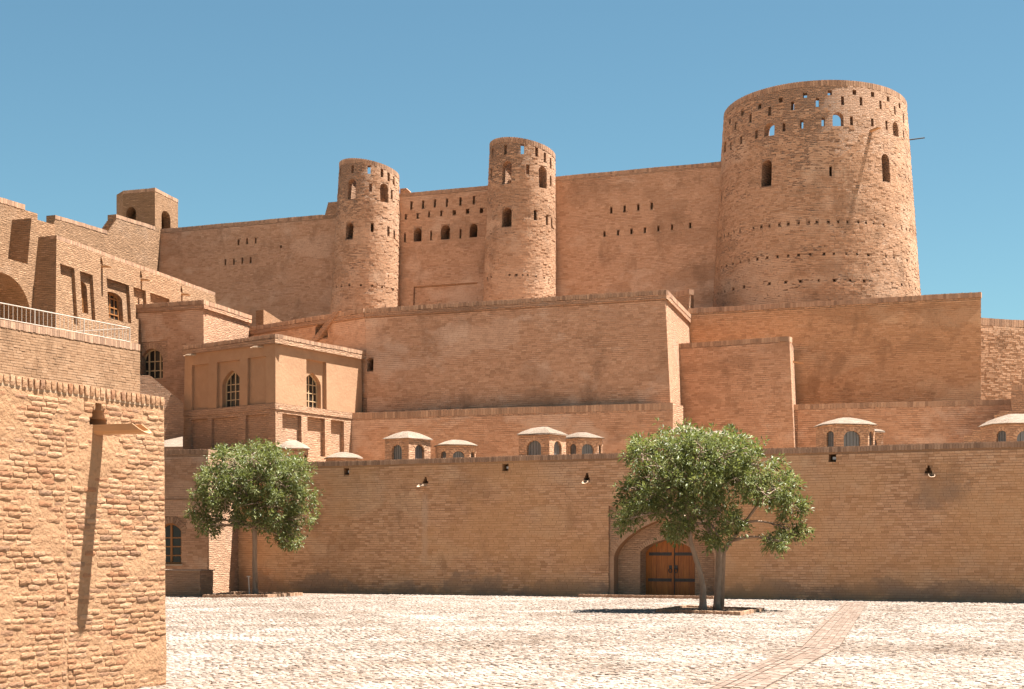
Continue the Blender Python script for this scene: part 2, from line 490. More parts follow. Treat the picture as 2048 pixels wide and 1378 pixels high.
def coping(parent, p0, p1, h=0.2, pitch=0.105, proud=0.012, deep=0.22, top=0.012, name='coping', mat=None):
    """row of upright bricks whose tops lie on the line p0 -> p1 (3D), face to the right-hand side normal (towards viewer)"""
    p0, p1 = Vector(p0), Vector(p1)
    L = (p1 - p0).length; r = (p1 - p0) / L
    rh = Vector((r.x, r.y, 0)).normalized(); n = Vector((rh.y, -rh.x, 0))
    k = max(1, int(L / pitch)); st = L / k
    boxes = []
    for i in range(k):
        c = p0 + r * (st * (i + 0.5)) + Vector((0, 0, .022 * mnoise.noise(Vector((p0.x + st * i * .45, p0.y, 1.5)))))
        hh = h / 2 + rng.uniform(-.006, .006); pr = proud + rng.uniform(-.003, .004)
        c = c + n * (pr - deep / 2) + Vector((0, 0, top - hh + rng.uniform(-.006, .006)))
        boxes.append((c, rh * (st / 2 - 0.005), n * (deep / 2), Vector((0, 0, hh)) + rh * rng.uniform(-.004, .004)))
    return pieces_obj(name, boxes, mat or M['coping'], parent)

def band(parent, p0, p1, z0, z1, proud, deep=0.3, mat=None, name='cornice', ext=(0, 0)):
    """projecting flat course along a wall's top, p0 / p1 2D on the wall face"""
    p0, p1 = Vector(p0), Vector(p1)
    r = (p1 - p0).normalized(); n = Vector((r.y, -r.x))
    p0 = p0 - r * ext[0]; p1 = p1 + r * ext[1]
    q = [p0 + n * proud, p1 + n * proud, p1 - n * deep, p0 - n * deep]
    v, f = prism(q, q, z0, z1)
    return mesh_obj(name, v, f, mat or M['brick'], parent)

# ------------------------------------------------------------------ windows, spouts, slots
def arch_ring(parent, fr, a, w, zs, rise, kind, ring=0.22, proud=0.012, deep=0.1, pitch=0.085, name='arch_ring', mat=None, z0=None):
    """brick voussoirs set along an arch"""
    pts = []
    n = 60
    if z0 is not None: pts += [(a + w / 2, z0 + (zs - z0) * i / 12) for i in range(12)]
    for i in range(n + 1):
        t = math.cos(math.pi * i / n); pts.append((a + w / 2 * t, zs + rise * arch_h(t, kind)))
    if z0 is not None: pts += [(a - w / 2, zs + (z0 - zs) * i / 12) for i in range(1, 13)]
    P = [Vector(p) for p in pts]
    L = [0]
    for i in range(len(P) - 1): L.append(L[-1] + (P[i + 1] - P[i]).length)
    k = int(L[-1] / pitch); boxes = []
    j = 0
    for i in range(k):
        d = L[-1] * (i + .5) / k
        while L[j + 1] < d: j += 1
        q = P[j].lerp(P[j + 1], (d - L[j]) / max(1e-6, L[j + 1] - L[j]))
        tg = (P[j + 1] - P[j]).normalized(); no = Vector((tg.y, -tg.x))
        c2 = q + no * (ring / 2 + 0.004)
        rr = fr.r3(); zz = Vector((0, 0, 1))
        pr = proud + rng.uniform(-.005, .006)
        boxes.append((fr.p(c2.x, c2.y, pr - deep / 2), (rr * tg.x + zz * tg.y) * (pitch / 2 - .006), fr.n3() * (deep / 2), (rr * no.x + zz * no.y) * (ring / 2)))
    return pieces_obj(name, boxes, mat or M['coping'], parent)

def strip(fr, outer, inner, d0, d1):
    """frame between two outlines with the same number of points"""
    n = len(outer); g = Geo()
    v = [fr.p(a, z, d0) for a, z in outer] + [fr.p(a, z, d0) for a, z in inner] + [fr.p(a, z, d1) for a, z in outer] + [fr.p(a, z, d1) for a, z in inner]
    f = []
    for i in range(n):
        j = (i + 1) % n
        f += [(i, j, n + j, n + i), (2 * n + i, 3 * n + i, 3 * n + j, 2 * n + j), (i, 2 * n + i, 2 * n + j, j), (n + i, n + j, 3 * n + j, 3 * n + i)]
    g.add(v, f); return g

def window(parent, fr, a, w, z0, zs, rise, kind, depth, nv=3, hs=(), fw=0.06, mat=None, bw=0.035, solid_v=None, name='window'):
    """glazed window filling an opening that was cut `depth` deep: pane, frame, glazing bars"""
    mat = mat or M['wood_pale']
    out = arch_outline(a, w, z0, zs, rise, kind)
    d = -depth + 0.06
    v = [fr.p(x, z, d) for x, z in out] + [fr.p(x, z, d - 0.02) for x, z in out]
    n = len(out)
    f = [tuple(range(n)), tuple(reversed(range(n, 2 * n)))] + [(i, i + n, (i + 1) % n + n, (i + 1) % n) for i in range(n)]
    pane = mesh_obj(name, v, f, M['glass'], parent)
    inn = arch_outline(a, w - 2 * fw, z0 + fw, zs, max(0, rise - fw), kind)
    g = strip(fr, [(x, z) for x, z in out], inn, d + 0.045, d + 0.004)
    g.obj('window_frame', mat, pane, fixn=True)
    def top(x): 
        t = (x - a) / (w / 2)
        return zs + (rise * arch_h(t, kind) if kind != 'rect' else 0)
    for i in range(1, nv + 1):
        x = a - w / 2 + w * i / (nv + 1)
        g = Geo(); zt = top(x) - 0.01
        wd = bw * (1.7 if solid_v and i in solid_v else 1)
        g.box(fr.p(x, (z0 + zt) / 2, d + 0.022), fr.r3() * wd / 2, fr.n3() * 0.016, Vector((0, 0, (zt - z0) / 2)))
        g.obj('glazing_bar', mat, pane)
    for z in hs:
        half = w / 2
        if z > zs:
            lo, hi = 0, 1
            for _ in range(30):
                mid = (lo + hi) / 2
                if rise * arch_h(mid, kind) > z - zs: lo = mid
                else: hi = mid
            half = w / 2 * lo
        g = Geo(); g.box(fr.p(a, z, d + 0.024), fr.r3() * half, fr.n3() * 0.015, Vector((0, 0, bw / 2)))
        g.obj('glazing_bar', mat, pane)
    return pane

def spout(parent, fr, a, z, length=0.6, w=0.16, h=0.12, drop=0.08, mat=None, name='spout', yaw=0.0):
    """open trough sticking out of a wall"""
    g = Geo(); t = 0.012
    r, n, k = fr.r3(), fr.n3(), Vector((0, 0, 1))
    n2 = (n * math.cos(yaw) + r * math.sin(yaw)); r2 = (r * math.cos(yaw) - n * math.sin(yaw))
    P0 = fr.p(a, z, -0.2)
    prof = [(-w / 2, h), (-w / 2, h * .35), (-w * .36, h * .1), (0, 0), (w * .36, h * .1), (w / 2, h * .35), (w / 2, h)]
    inn = [(-w / 2 + t, h), (-w / 2 + t, h * .38), (-w * .33, h * .1 + t), (0, t), (w * .33, h * .1 + t), (w / 2 - t, h * .38), (w / 2 - t, h)]
    loop = prof + inn[::-1]
    m = len(loop)
    Ls = length + 0.2
    v = []
    for j, e in enumerate((0, 1)):
        for x, y in loop:
            ex = Ls * e - (0.0 if e == 0 else (y / h) * 0.18)
            v.append(P0 + r2 * x + k * (y - drop * e) + n2 * ex)
    f = [(i, (i + 1) % m, (i + 1) % m + m, i + m) for i in range(m)]
    kk = len(prof)
    for e in (0, m):
        for i in range(kk - 1):
            q = (e + i, e + i + 1, e + m - 2 - i, e + m - 1 - i)
            f.append(q if e else q[::-1])
    g.add(v, f)
    return g.obj(name, mat or M['spout'], parent, fixn=True)

OPEN = {}
def rect_px(fr, u0, v0, u1, v1, depth, kind='rect', spring=None, out=0.25):
    """opening measured at its two corners; returns cutter and (centre, width, z0, zs, rise)"""
    a0, _ = fr.hit(u0, (v0 + v1) / 2); a1, _ = fr.hit(u1, (v0 + v1) / 2)
    um = (u0 + u1) / 2
    _, zt = fr.hit(um, v0); _, zb = fr.hit(um, v1)
    a, w = (a0 + a1) / 2, abs(a1 - a0)
    if kind == 'rect': zs, rise = zt, 0
    else:
        zs = zb + (zt - zb) * (spring if spring is not None else 0.7); rise = zt - zs
    OPEN.setdefault(id(fr), []).append((a - w / 2, a + w / 2, zb, zs + rise))
    return cut_prism(fr, arch_outline(a, w, zb, zs, rise, kind), depth, out), (a, w, zb, zs, rise)

def brick_face(parent, fr, amin, amax, z0, z1, mat, course=.083, bw=.225, proud=(.003, .016), opens=None, jx=.003, jz=.007, name='bricks'):
    """the bricks of a wall face, laid course by course; amin / amax are functions of the height"""
    opens = OPEN.get(id(fr), []) if opens is None else opens
    fmin = amin if callable(amin) else (lambda z: amin); fmax = amax if callable(amax) else (lambda z: amax)
    boxes = []; i = 0; z = z0
    r3, n3 = fr.r3(), fr.n3()
    while z + course <= z1 + 1e-6:
        lo, hi = fmin(z + course / 2), fmax(z + course / 2)
        rows = [o for o in opens if o[3] > z and o[2] < z + course]
        a = lo - (bw * .5 if i % 2 else 0) + rng.uniform(-.04, .0)
        while a < hi:
            w = bw * rng.uniform(.8, 1.2)
            a0, a1 = max(a, lo), min(a + w, hi)
            for o in rows:
                if a0 < o[0] < a1: a1 = o[0]
                elif a0 < o[1] < a1: a0 = o[1]
                elif o[0] <= a0 and a1 <= o[1]: a1 = a0
            if a1 - a0 > .04:
                pr = rng.uniform(*proud)
                zc = z + course / 2 + .010 * mnoise.noise(Vector((a * .45, i * .3, fr.P0.x)))
                boxes.append((fr.p((a0 + a1) / 2, zc, pr - .025), r3 * ((a1 - a0) / 2 - jx), n3 * .025 + Vector((0, 0, rng.uniform(-.003, .003))), Vector((0, 0, course / 2 - jz * rng.uniform(.6, 1.2)))))
            a += w
        z += course; i += 1
    return pieces_obj(name, boxes, mat, parent)
# ================================================================== THE SETTING: ground, terraces
LW = Fr((-6.35, 64.7), (16.4, 52.9))                       # the long courtyard wall (s = 0 near the left tree)
def struct(o):
    o['kind'] = 'structure'; return o

def ground_mat(name, A_, B_, C_):
    m, nt, b = nodes_mat(name)
    geo = N(nt, 'ShaderNodeNewGeometry').outputs['Position']
    f = noise(nt, geo, 0.35, 6, 0.6); g = noise(nt, geo, 14, 5, 0.7)
    c = mixc(nt, A_, B_, ramp(nt, f, 0.35, 0.7))
    c = mixc(nt, c, C_, mth(nt, 'MULTIPLY', ramp(nt, g, 0.45, 0.7), 0.7))
    nt.links.new(c, b.inputs['Base Color']); b.inputs['Roughness'].default_value = 0.95
    b.inputs['Specular IOR Level'].default_value = 0.1
    bp = N(nt, 'ShaderNodeBump'); bp.inputs['Distance'].default_value = 0.02; nt.links.new(g, bp.inputs['Height']); nt.links.new(bp.outputs[0], b.inputs['Normal'])
    return m
M['ground'] = ground_mat('pale_paving_far', (0.27, 0.21, 0.16), (0.215, 0.16, 0.115), (0.33, 0.275, 0.22))
M['bed'] = ground_mat('cobble_bed', (0.17, 0.12, 0.086), (0.12, 0.083, 0.058), (0.225, 0.172, 0.132))
ground = struct(mesh_obj('ground', [(-1500, -1500, 0), (1500, -1500, 0), (1500, 1500, 0), (-1500, 1500, 0)], [(0, 1, 2, 3)], M['ground']))

bed = struct(mesh_obj('cobble_bed', [(-7.5, 14, .004), (8.5, 14, .004), (24, 54, .004), (24, 70, .004), (-26, 70, .004), (-26, 60, .004)], [(0, 1, 2, 3, 4, 5)], M['bed']))

def flat(name, pts, z, thick=0.3, mat=None):
    v, f = prism(pts, pts, z - thick, z)
    o = mesh_obj(name, v, f, mat or M['roof']); fix_normals(o.data)
    return struct(o)
q = lambda fr, a, d: tuple(fr.p(a, 0, d).xy)
flat('terrace', [q(LW, -5.3, -.5), q(LW, 33, -.5), (34, 70), (6, 80), (-13, 82)], 4.95)
flat('upper_terrace', [(-11.0, 81), (-6.0, 74.4), (5.6, 69.4), (7.2, 75.5), (6.8, 81), (-12, 96)], 11.9)

# ================================================================== UPPER CITADEL
# ---- curtain walls: one leaning plane cut in three by the two slim towers
c0 = gx(310, 95.0)
CU = Fr(c0, r=(0.9245, -0.381), tb=0.075, zref=20.2)
ZB = 10.5
def curtain(name, label, outline, holes, mat):
    v, f = slab(CU, outline, 1.1)
    o = mesh_obj(name, v, f, mat)
    tag(o, label, 'wall', 'curtain walls of the upper citadel')
    if holes: boolean(o, holes)
    else: fix_normals(o.data); set_uv(o.data)
    return o
def slots(fr, scale, ox, oy, lst, depth=0.8, kind='rect'):
    out = []
    for x, y, w, h in lst:
        u, v = ox + x / scale, oy + y / scale; hw, hh = w / scale / 2, h / scale / 2
        out.append(rect_px(fr, u - hw, v - hh, u + hw, v + hh, depth, kind, 0.62)[0])
    return out
Z = 3.937
a_l, _ = CU.hit(310, 457); a1, zt1 = CU.hit(668, 428)
aR, zR = CU.hit(676, 403); aS, _ = CU.hit(656, 403)
ol = [(a_l - 1.5, ZB), (aR + 1.2, ZB), (aR + 1.2, zR)]
zs_, st = zR, 6
ol.append((aS, zR))
for i in range(st):
    zz = zR - (zR - zt1) * (i + 1) / st
    ol.append((aS - 0.03 * i, zz)); ol.append((aS - 0.03 * (i + 1), zz))
ol += [(a_l - 1.5, zt1)]
cw1 = curtain('curtain_wall', 'long bare brick curtain wall between square kiosk and left slim tower', ol,
      [slots(CU, Z, 460, 280, [(67, 805, 14, 45), (134, 797, 14, 45), (203, 792, 14, 45), (30, 957, 13, 47), (97, 950, 13, 47), (162, 945, 13, 47), (-36, 962, 13, 47), (401, 840, 14, 18)])], M['brick'])
brick_face(cw1, CU, a_l - .2, aR + 1.0, ZB + 1, zt1 - .22, M['pb_up'])
coping(cw1, CU.p(a_l, zt1), CU.p(aS - .3, zt1), 0.24, 0.13)
aC0, zC = CU.hit(790, 391); aC1, _ = CU.hit(985, 368)
zC = CU.hit(880, 380)[1]
pan = rect_px(CU, 827, 569, 954, 612, 0.14)[0]
cw2 = curtain('curtain_wall', 'short curtain wall with three arched openings between two slim towers', [(aC0 - 1.0, ZB), (aC1 + .8, ZB), (aC1 + .8, zC), (aC0 - 1.0, zC)],
      [slots(CU, Z, 460, 280, [(1428, 515, 16, 62), (1520, 508, 16, 62), (1613, 498, 16, 62), (1708, 492, 16, 62), (1815, 482, 17, 64), (1920, 472, 16, 64),
                               (1384, 603, 15, 42), (1477, 597, 15, 42), (1567, 585, 15, 42), (1663, 577, 15, 42), (1766, 570, 26, 36), (1870, 560, 26, 36), (1980, 555, 26, 40),
                               (1377, 768, 15, 68), (1583, 752, 14, 70), (1815, 737, 15, 75)])
       + slots(CU, Z, 460, 280, [(1478, 745, 62, 108), (1697, 725, 70, 112), (1918, 712, 60, 108)], 0.95, 'round') + [pan]], M['brick'])
brick_face(cw2, CU, aC0 - .9, aC1 + .7, ZB + 1, zC - .22, M['pb_up'])
coping(cw2, CU.p(aC0 - .4, zC), CU.p(aC1 + .3, zC), 0.24, 0.13)
CUp = Fr(CU.P0 - CU.n * .138, r=CU.r, tb=CU.tb, zref=CU.zref)
p0_, p1_ = CU.hit(827, 590), CU.hit(954, 590); zpt = CU.hit(890, 569)[1]
brick_face(cw2, CUp, p0_[0] + .01, p1_[0] - .01, 12.5, zpt, M['pb_up'], opens=[])
g = Geo(); am, zm = CU.hit(806, 382)
g.add(*slab(CU, [(am - .3, zC - .3), (am + .3, zC - .3), (am + .3, zC + .12), (am + .05, zC + .34), (am - .3, zC + .34)], 0.4, -.25))
g.obj('merlon', M['brick'], cw2, fixn=True)
aD0, zD = CU.hit(1105, 355.5); aD1, _ = CU.hit(1450, 322)
zD = CU.hit(1275, 338.5)[1]
cw3 = curtain('curtain_wall', 'tall curtain wall with two rows of slits beside the great round tower', [(aD0 - .8, ZB), (aD1 + 1.5, ZB), (aD1 + 1.5, zD), (aD0 - .8, zD)],
      [slots(CU, Z, 900, 250, [(1270, 672, 18, 50), (1375, 660, 18, 50), (1482, 648, 18, 50), (1588, 635, 18, 50), (1216, 858, 17, 42), (1323, 848, 17, 42), (1428, 838, 17, 42), (1534, 827, 17, 42), (1640, 815, 17, 42), (1748, 805, 17, 42), (1891, 790, 17, 44)])], M['brick'])
brick_face(cw3, CU, aD0 - .7, aD1 + 1.2, ZB + 1, zD - .24, M['pb_up'])
coping(cw3, CU.p(aD0 - .5, zD), CU.p(aD1 + .6, zD), 0.26, 0.13)

# ---- round towers
class Tower:
    def __init__(s, cb, zb, rb, ct, zt, rt, tilt, floor, wall=0.45, seg=112):
        s.cb, s.zb, s.rb, s.ct, s.zt, s.rt, s.tilt, s.floor, s.wall, s.seg = Vector(cb), zb, rb, Vector(ct), zt, rt, tilt, floor, wall, seg
        s.open = []
    def k(s, z): return (z - s.zb) / (s.zt - s.zb)
    def c(s, z): return s.cb.lerp(s.ct, s.k(z))
    def r(s, z): return s.rb + (s.rt - s.rb) * s.k(z)
    def topz(s, t): return s.zt + s.tilt[0] * math.cos(t) + s.tilt[1] * math.sin(t)
    def mesh(s):
        prof = []
        nz = 10
        for i in range(nz + 1): prof.append(('o', s.zb + (s.zt - s.zb) * i / nz))
        prof += [('i', s.zt), ('i', s.floor)]
        v, f = [], []
        z_t = s.floor - 1.0
        for kind, z in prof:
            for j in range(s.seg):
                t = 2 * math.pi * j / s.seg
                zz = z
                w = max(0.0, (z - z_t) / (s.zt - z_t))
                if not (kind == 'i' and z == s.floor): zz = z + w * (s.topz(t) - s.zt)
                rr = s.r(z) - (s.wall if kind == 'i' else 0)
                c = s.c(z)
                v.append((c.x + rr * math.cos(t), c.y + rr * math.sin(t), zz))
        m = len(prof); n = s.seg
        for i in range(m - 1):
            for j in range(n):
                a, b = i * n + j, i * n + (j + 1) % n
                f.append((a, b, b + n, a + n))
        f.append(tuple(reversed(range(n)))); f.append(tuple(range((m - 1) * n, m * n)))
        return v, f
    def hit(s, u, v):
        du, dv = (u - CX) / F, (HZ - v) / F
        def g(Y):
            z = CH + dv * Y
            return (Vector((du * Y, Y)) - s.c(z)).length - s.r(z)
        Y = s.cb.y - s.rb - 2.5
        while g(Y) > 0 and Y < s.cb.y + s.rb: Y += 0.03
        if g(Y) > 0: return None
        lo, hi = Y - .03, Y
        for _ in range(25):
            m = (lo + hi) / 2
            if g(m) > 0: lo = m
            else: hi = m
        z = CH + dv * hi; c = s.c(z)
        return math.atan2(hi - c.y, du * hi - c.x), z, hi
    def frame(s, t, z):
        c = s.c(z); n = Vector((math.cos(t), math.sin(t)))
        p = c + n * s.r(z)
        return Fr(p, r=(-n.y, n.x), tb=0.0, zref=z)
    def cutter(s, u, v, w, hpx, depth, kind='rect'):
        h = s.hit(u, v)
        if h is None: return None
        t, z, Y = h
        hm = hpx * Y / F
        fr = s.frame(t, z)
        zb = z - hm / 2
        rise = 0 if kind == 'rect' else min(w * .55, hm * .4)
        s.open.append((t % (2 * math.pi), w / 2 / s.r(z), zb, zb + hm))
        return cut_prism(fr, arch_outline(0, w, zb, zb + hm - rise, rise, kind), depth, 0.5)
    def bricks(s, parent, mat, course=.083, bw=.225, z0=None):
        boxes = []; z = z0 or s.zb + 2; i = 0
        while z + course < s.zt + .25:
            zc = z + course / 2; r = s.r(zc); c = s.c(zc)
            k = int(2 * math.pi * r / bw); rows = [o for o in s.open if o[3] > z and o[2] < z + course]
            t = R(165) + (.5 * (i % 2) + rng.uniform(-.1, .1)) * bw / r
            while t < R(375):
                w = bw * rng.uniform(.8, 1.2) / r; tm = t + w / 2
                lim = s.topz(tm) - .27
                ok = z + course < lim
                for o in rows:
                    d = (tm - o[0] + math.pi) % (2 * math.pi) - math.pi
                    if abs(d) < o[1] + w / 2 - .012 / r:
                        ok = False
                        for lo_, hi_ in ((d - w / 2, -o[1]), (o[1], d + w / 2)):      # the cut brick beside the opening
                            if hi_ - lo_ > .06 / r and z + course < lim:
                                tt = o[0] + (lo_ + hi_) / 2; n = Vector((math.cos(tt), math.sin(tt), 0)); q_ = Vector((-n.y, n.x, 0))
                                boxes.append((Vector((c.x, c.y, zc)) + n * (r + rng.uniform(0, .014) - .025), q_ * ((hi_ - lo_) / 2 * r - .002), n * .025, Vector((0, 0, course / 2 - .007))))
                if ok:
                    n = Vector((math.cos(tm), math.sin(tm), 0)); q_ = Vector((-n.y, n.x, 0))
                    pr = rng.uniform(0, .014) + (.014 if rng.random() < .22 else 0) + .012 * mnoise.noise(Vector((tm * r * .7, z * 2.0, s.cb.x)))
                    boxes.append((Vector((c.x, c.y, zc + .008 * mnoise.noise(Vector((tm * r * .5, i * .3, 2))))) + n * (r + pr - .025), q_ * (w / 2 * r - .003) + n * rng.uniform(-.004, .004), n * .025 + Vector((0, 0, rng.uniform(-.004, .004))), Vector((0, 0, course / 2 - rng.uniform(.004, .009)))))
                t += w
            z += course; i += 1
        return pieces_obj('bricks', boxes, mat, parent)
    def ring_coping(s, parent, h=0.26, pitch=0.13):
        k = int(2 * math.pi * s.rt / pitch); boxes = []
        for i in range(k):
            t = 2 * math.pi * (i + .5) / k
            n = Vector((math.cos(t), math.sin(t), 0)); r = Vector((-n.y, n.x, 0))
            hh = h / 2 + rng.uniform(-.008, .008); pr = 0.02 + rng.uniform(-.006, .01)
            c = Vector((s.ct.x, s.ct.y, s.topz(t) + 0.015 - hh)) + n * (s.rt + pr - 0.25)
            boxes.append((c, r * (pitch / 2 - .009), n * 0.25, Vector((0, 0, hh))))
        return pieces_obj('coping', boxes, M['coping'], parent)

def tower(name, label, T, cs1, mat):
    v, f = T.mesh()
    cm = T.cb.lerp(T.ct, .5)
    o = mesh_obj(name, v, f, mat, cyl=(cm.x, cm.y, (T.rb + T.rt) / 2))
    tag(o, label, 'tower', 'round towers of the citadel')
    boolean(o, [[c for c in cs if c] for cs in cs1], cyl=(cm.x, cm.y, (T.rb + T.rt) / 2))
    T.ring_coping(o)
    T.bricks(o, M['pb_tower'], z0=13.2)
    return o
def tslots(T, ox, oy, lst, w, depth, kind='rect'):
    return [T.cutter(ox + x / Z, oy + y / Z, w if not isinstance(ww, (int, float)) else ww, h / Z, depth, kind) for x, y, ww, h in lst]
def putlogs(T, vfront, uc, n_deg, size=0.11, phase=0.0, t0=175, t1=365):
    """a row of square putlog holes at one height, read at the tower's front"""
    _, z, _ = T.hit(uc, vfront)
    out = []; t = t0 + phase
    while t < t1:
        tt = R(t + rng.uniform(-.6, .6)); fr = T.frame(tt, z)
        s_ = size * rng.uniform(.75, 1.1)
        if rng.random() > .08:
            T.open.append((tt % (2 * math.pi), s_ * .62 / T.r(z), z - s_ / 2, z + s_ / 2))
            out.append(cut_prism(fr, arch_outline(rng.uniform(-.05, .05), s_, z - s_ / 2, z + s_ / 2, 0, 'rect'), 0.25, 0.3))
        t += n_deg
    return out

YL = 88.4
TL = Tower(gx(726.5, YL), 10.5, 1.88 + .12, gx(738.5, YL + .75), CH + (HZ - 341) / F * (YL + .75), 1.60, (-.30, -.20), 20.0, 0.38, 72)
tl = tower('round_tower', 'left slim round tower, the shorter of the two, with arched openings', TL, [
    tslots(TL, 460, 280, [(872, 255, .16, 62), (966, 232, .16, 62), (1095, 235, .16, 64), (1197, 260, .16, 68), (1249, 290, .16, 70), (1289, 320, .16, 66),
                          (1107, 375, .16, 66), (860, 400, .16, 60), (1273, 435, .16, 66), (1120, 690, .16, 70), (1247, 720, .16, 76), (1293, 745, .16, 72)], .16, 0.6)
    + tslots(TL, 460, 280, [(958, 385, .52, 160), (1216, 415, .52, 150)], .5, 0.6, 'round')
    + tslots(TL, 460, 280, [(940, 715, .47, 130)], .5, 0.9, 'round')
    + tslots(TL, 460, 280, [(805, 1165, .11, 12), (838, 1158, .11, 12), (880, 1150, .11, 12), (940, 1145, .11, 12), (1030, 1143, .11, 12), (1120, 1148, .11, 12), (1197, 1160, .11, 12), (1283, 1183, .11, 14)], .1, 0.3)], M['brick_tower'])
YM = 84.6
TM = Tower(gx(1035.5, YM), 10.5, 1.85 + .10, gx(1045, YM + .75), CH + (HZ - 302) / F * (YM + .75), 1.69, (-.30, -.22), 20.6, 0.38, 72)
tm = tower('round_tower', 'middle slim round tower, taller, standing right of the arched curtain wall', TM, [
    tslots(TM, 900, 250, [(337, 223, .17, 78), (437, 195, .17, 80), (570, 190, .17, 80), (682, 210, .17, 80), (747, 255, .17, 80), (792, 303, .17, 84),
                          (327, 380, .17, 80), (612, 350, .17, 82), (792, 440, .17, 80), (672, 710, .17, 82), (763, 747, .17, 84), (800, 775, .17, 80), (291, 745, .17, 80)], .17, 0.6)
    + tslots(TM, 900, 250, [(448, 372, .52, 178), (732, 410, .52, 175)], .5, 0.6, 'round')
    + tslots(TM, 900, 250, [(446, 725, .54, 155)], .5, 0.9, 'round')
    + tslots(TM, 900, 250, [(295, 1205, .11, 12), (325, 1197, .11, 12), (470, 1180, .11, 12), (523, 1180, .11, 12), (575, 1181, .11, 10), (610, 1183, .11, 12), (677, 1190, .11, 12), (742, 1203, .11, 12), (778, 1220, .11, 12)], .1, 0.3)], M['brick_tower'])
YB = 82.0
TB = Tower(gx(1631, YB), 10.0, 5.36, gx(1629, YB + .2), CH + (HZ - 226) / F * (YB + .2), 4.47, (0.0, -.36), 20.4, 0.5, 160)
tb_ = tower('round_tower', 'great wide round tower with rows of slits and putlog holes', TB, [
    tslots(TB, 1380, 140, [(315, 405, .2, 40), (413, 340, .2, 40), (550, 287, .2, 40), (715, 237, .2, 40), (905, 200, .2, 40), (1100, 180, .2, 40), (1293, 177, .2, 40), (1436, 192, .2, 40), (1557, 228, .2, 40), (1647, 280, .2, 42),
                           (360, 440, .15, 62), (477, 380, .15, 66), (627, 325, .15, 70), (808, 282, .15, 70), (1003, 255, .15, 72), (1200, 242, .15, 72), (1345, 247, .15, 70), (1498, 275, .15, 70), (1611, 318, .15, 72), (1680, 380, .15, 76),
                           (322, 600, .15, 62), (404, 552, .15, 62), (523, 508, .15, 66), (740, 450, .15, 66), (880, 427, .15, 70), (1048, 408, .15, 70), (1271, 400, .15, 72), (1434, 413, .15, 66), (1546, 435, .15, 72), (1681, 512, .15, 70), (276, 510, .15, 60)], .15, 1.0)
    + tslots(TB, 1380, 140, [(625, 468, .55, 105), (1165, 387, .52, 112), (1618, 465, .5, 115), (275, 605, .5, 90)], .5, 1.0, 'round')
    + tslots(TB, 1380, 140, [(603, 812, .55, 210), (1542, 770, .52, 225)], .5, 1.0, 'round')
    + tslots(TB, 1380, 140, [(1107, 797, .12, 80), (250, 1000, .14, 70)], .12, 0.8)
    + putlogs(TB, 444, 1636, 5.4) + putlogs(TB, 508, 1644, 6.2, phase=2) + putlogs(TB, 561, 1641, 8.5, .13, phase=1)], M['brick_tower'])
t_, z_, _ = TB.hit(1742, 262)
spout(tb_, TB.frame(t_, z_), 0, z_ - .06, .8, 0.17, 0.1, -0.02)
t_ = R(-12); g = Geo()
fr_ = TB.frame(t_, CH + (HZ - 293) / F * 82.5)
g.tube([fr_.p(0, fr_.zref, -.2), fr_.p(0, fr_.zref + .08, .75)], [.035, .03], 6); g.obj('pole', M['iron'], tb_)
for uu, vv, ww in ((1772, 308, .52), (1532, 320, .55)):
    h_ = TB.hit(uu, vv)
    if h_: arch_ring(tb_, TB.frame(h_[0], h_[1]), 0, ww, h_[1], ww * .45, 'round', 0.24, -0.012, 0.1, 0.12)

# ---- octagonal kiosk on the roof line
kp = [gx(233, 101.5), gx(246, 100.4), gx(310, 99.6), gx(356, 102.9), gx(352, 105.5), gx(300, 106.5), gx(245, 105)]
kz = CH + (HZ - 376) / F * 99.6
v, f = prism(kp, kp, 17.5, kz)
inn = [p.lerp(sum(kp, Vector((0, 0))) / len(kp), 0.22) for p in kp]
ko = mesh_obj('roof_kiosk', v, f, M['brick_lit'])
tag(ko, 'small faceted brick kiosk with arched openings on the left roof line', 'kiosk')
KA, KB = Fr(kp[1], kp[2]), Fr(kp[2], kp[3])
ca = rect_px(KA, 252, 413.5, 272, 470, 2.2, 'round', 0.75)[0]
cb = rect_px(KB, 323, 422, 341, 470, 2.2, 'round', 0.72)[0]
cin = prism([p for p in inn], [p for p in inn], 18.2, 22.6)
boolean(ko, [[cin], [ca, cb]])
coping(ko, (*kp[1], kz), (*kp[2], kz), .2, .14); coping(ko, (*kp[2], kz), (*kp[3], kz), .2, .14)

# ---- stepped roof parapet left of the curtain wall
UP = Fr(gx(90, 85.0), gx(310, 94.3))
aA, zA = UP.hit(110, 429); aB, zB_ = UP.hit(94, 474)
aC, zCC = UP.hit(212, 465); aD, zD2 = UP.hit(232, 425)
aE, zE = UP.hit(310, 457)
zE = (zD2 + zE) / 2; zA = (UP.hit(150, 443)[1] + zA) / 2
ol = [(aB, 12.5), (aE + .6, 12.5), (aE + .6, zE), (aD, zE)]
n_ = 8
aC2 = UP.hit(214, 466)[0]
for i in range(n_):
    zz = zE - .35 - (zE - .35 - zA + .05) * i / (n_ - 1)
    ol += [(aD + (aC2 - aD) * i / n_, zz), (aD + (aC2 - aD) * (i + 1) / n_, zz)]
ol = ol[:-1] + [(aC2, zA), (aA, zA)]
for i in range(n_):
    zz = zA - .35 - (zA - .35 - zB_) * i / (n_ - 1)
    ol += [(aA + (aB - aA) * i / n_, zz), (aA + (aB - aA) * (i + 1) / n_, zz)]
v, f = slab(UP, ol, 0.55)
up = mesh_obj('stepped_parapet', v, f, M['brick_lit']); fix_normals(up.data); set_uv(up.data)
tag(up, 'sunlit brick parapet wall with two stepped ends in front of the kiosk', 'wall')
coping(up, UP.p(aA, zA), UP.p(aC2, zA), .2, .14); coping(up, UP.p(aD, zE), UP.p(aE, zE), .2, .14)

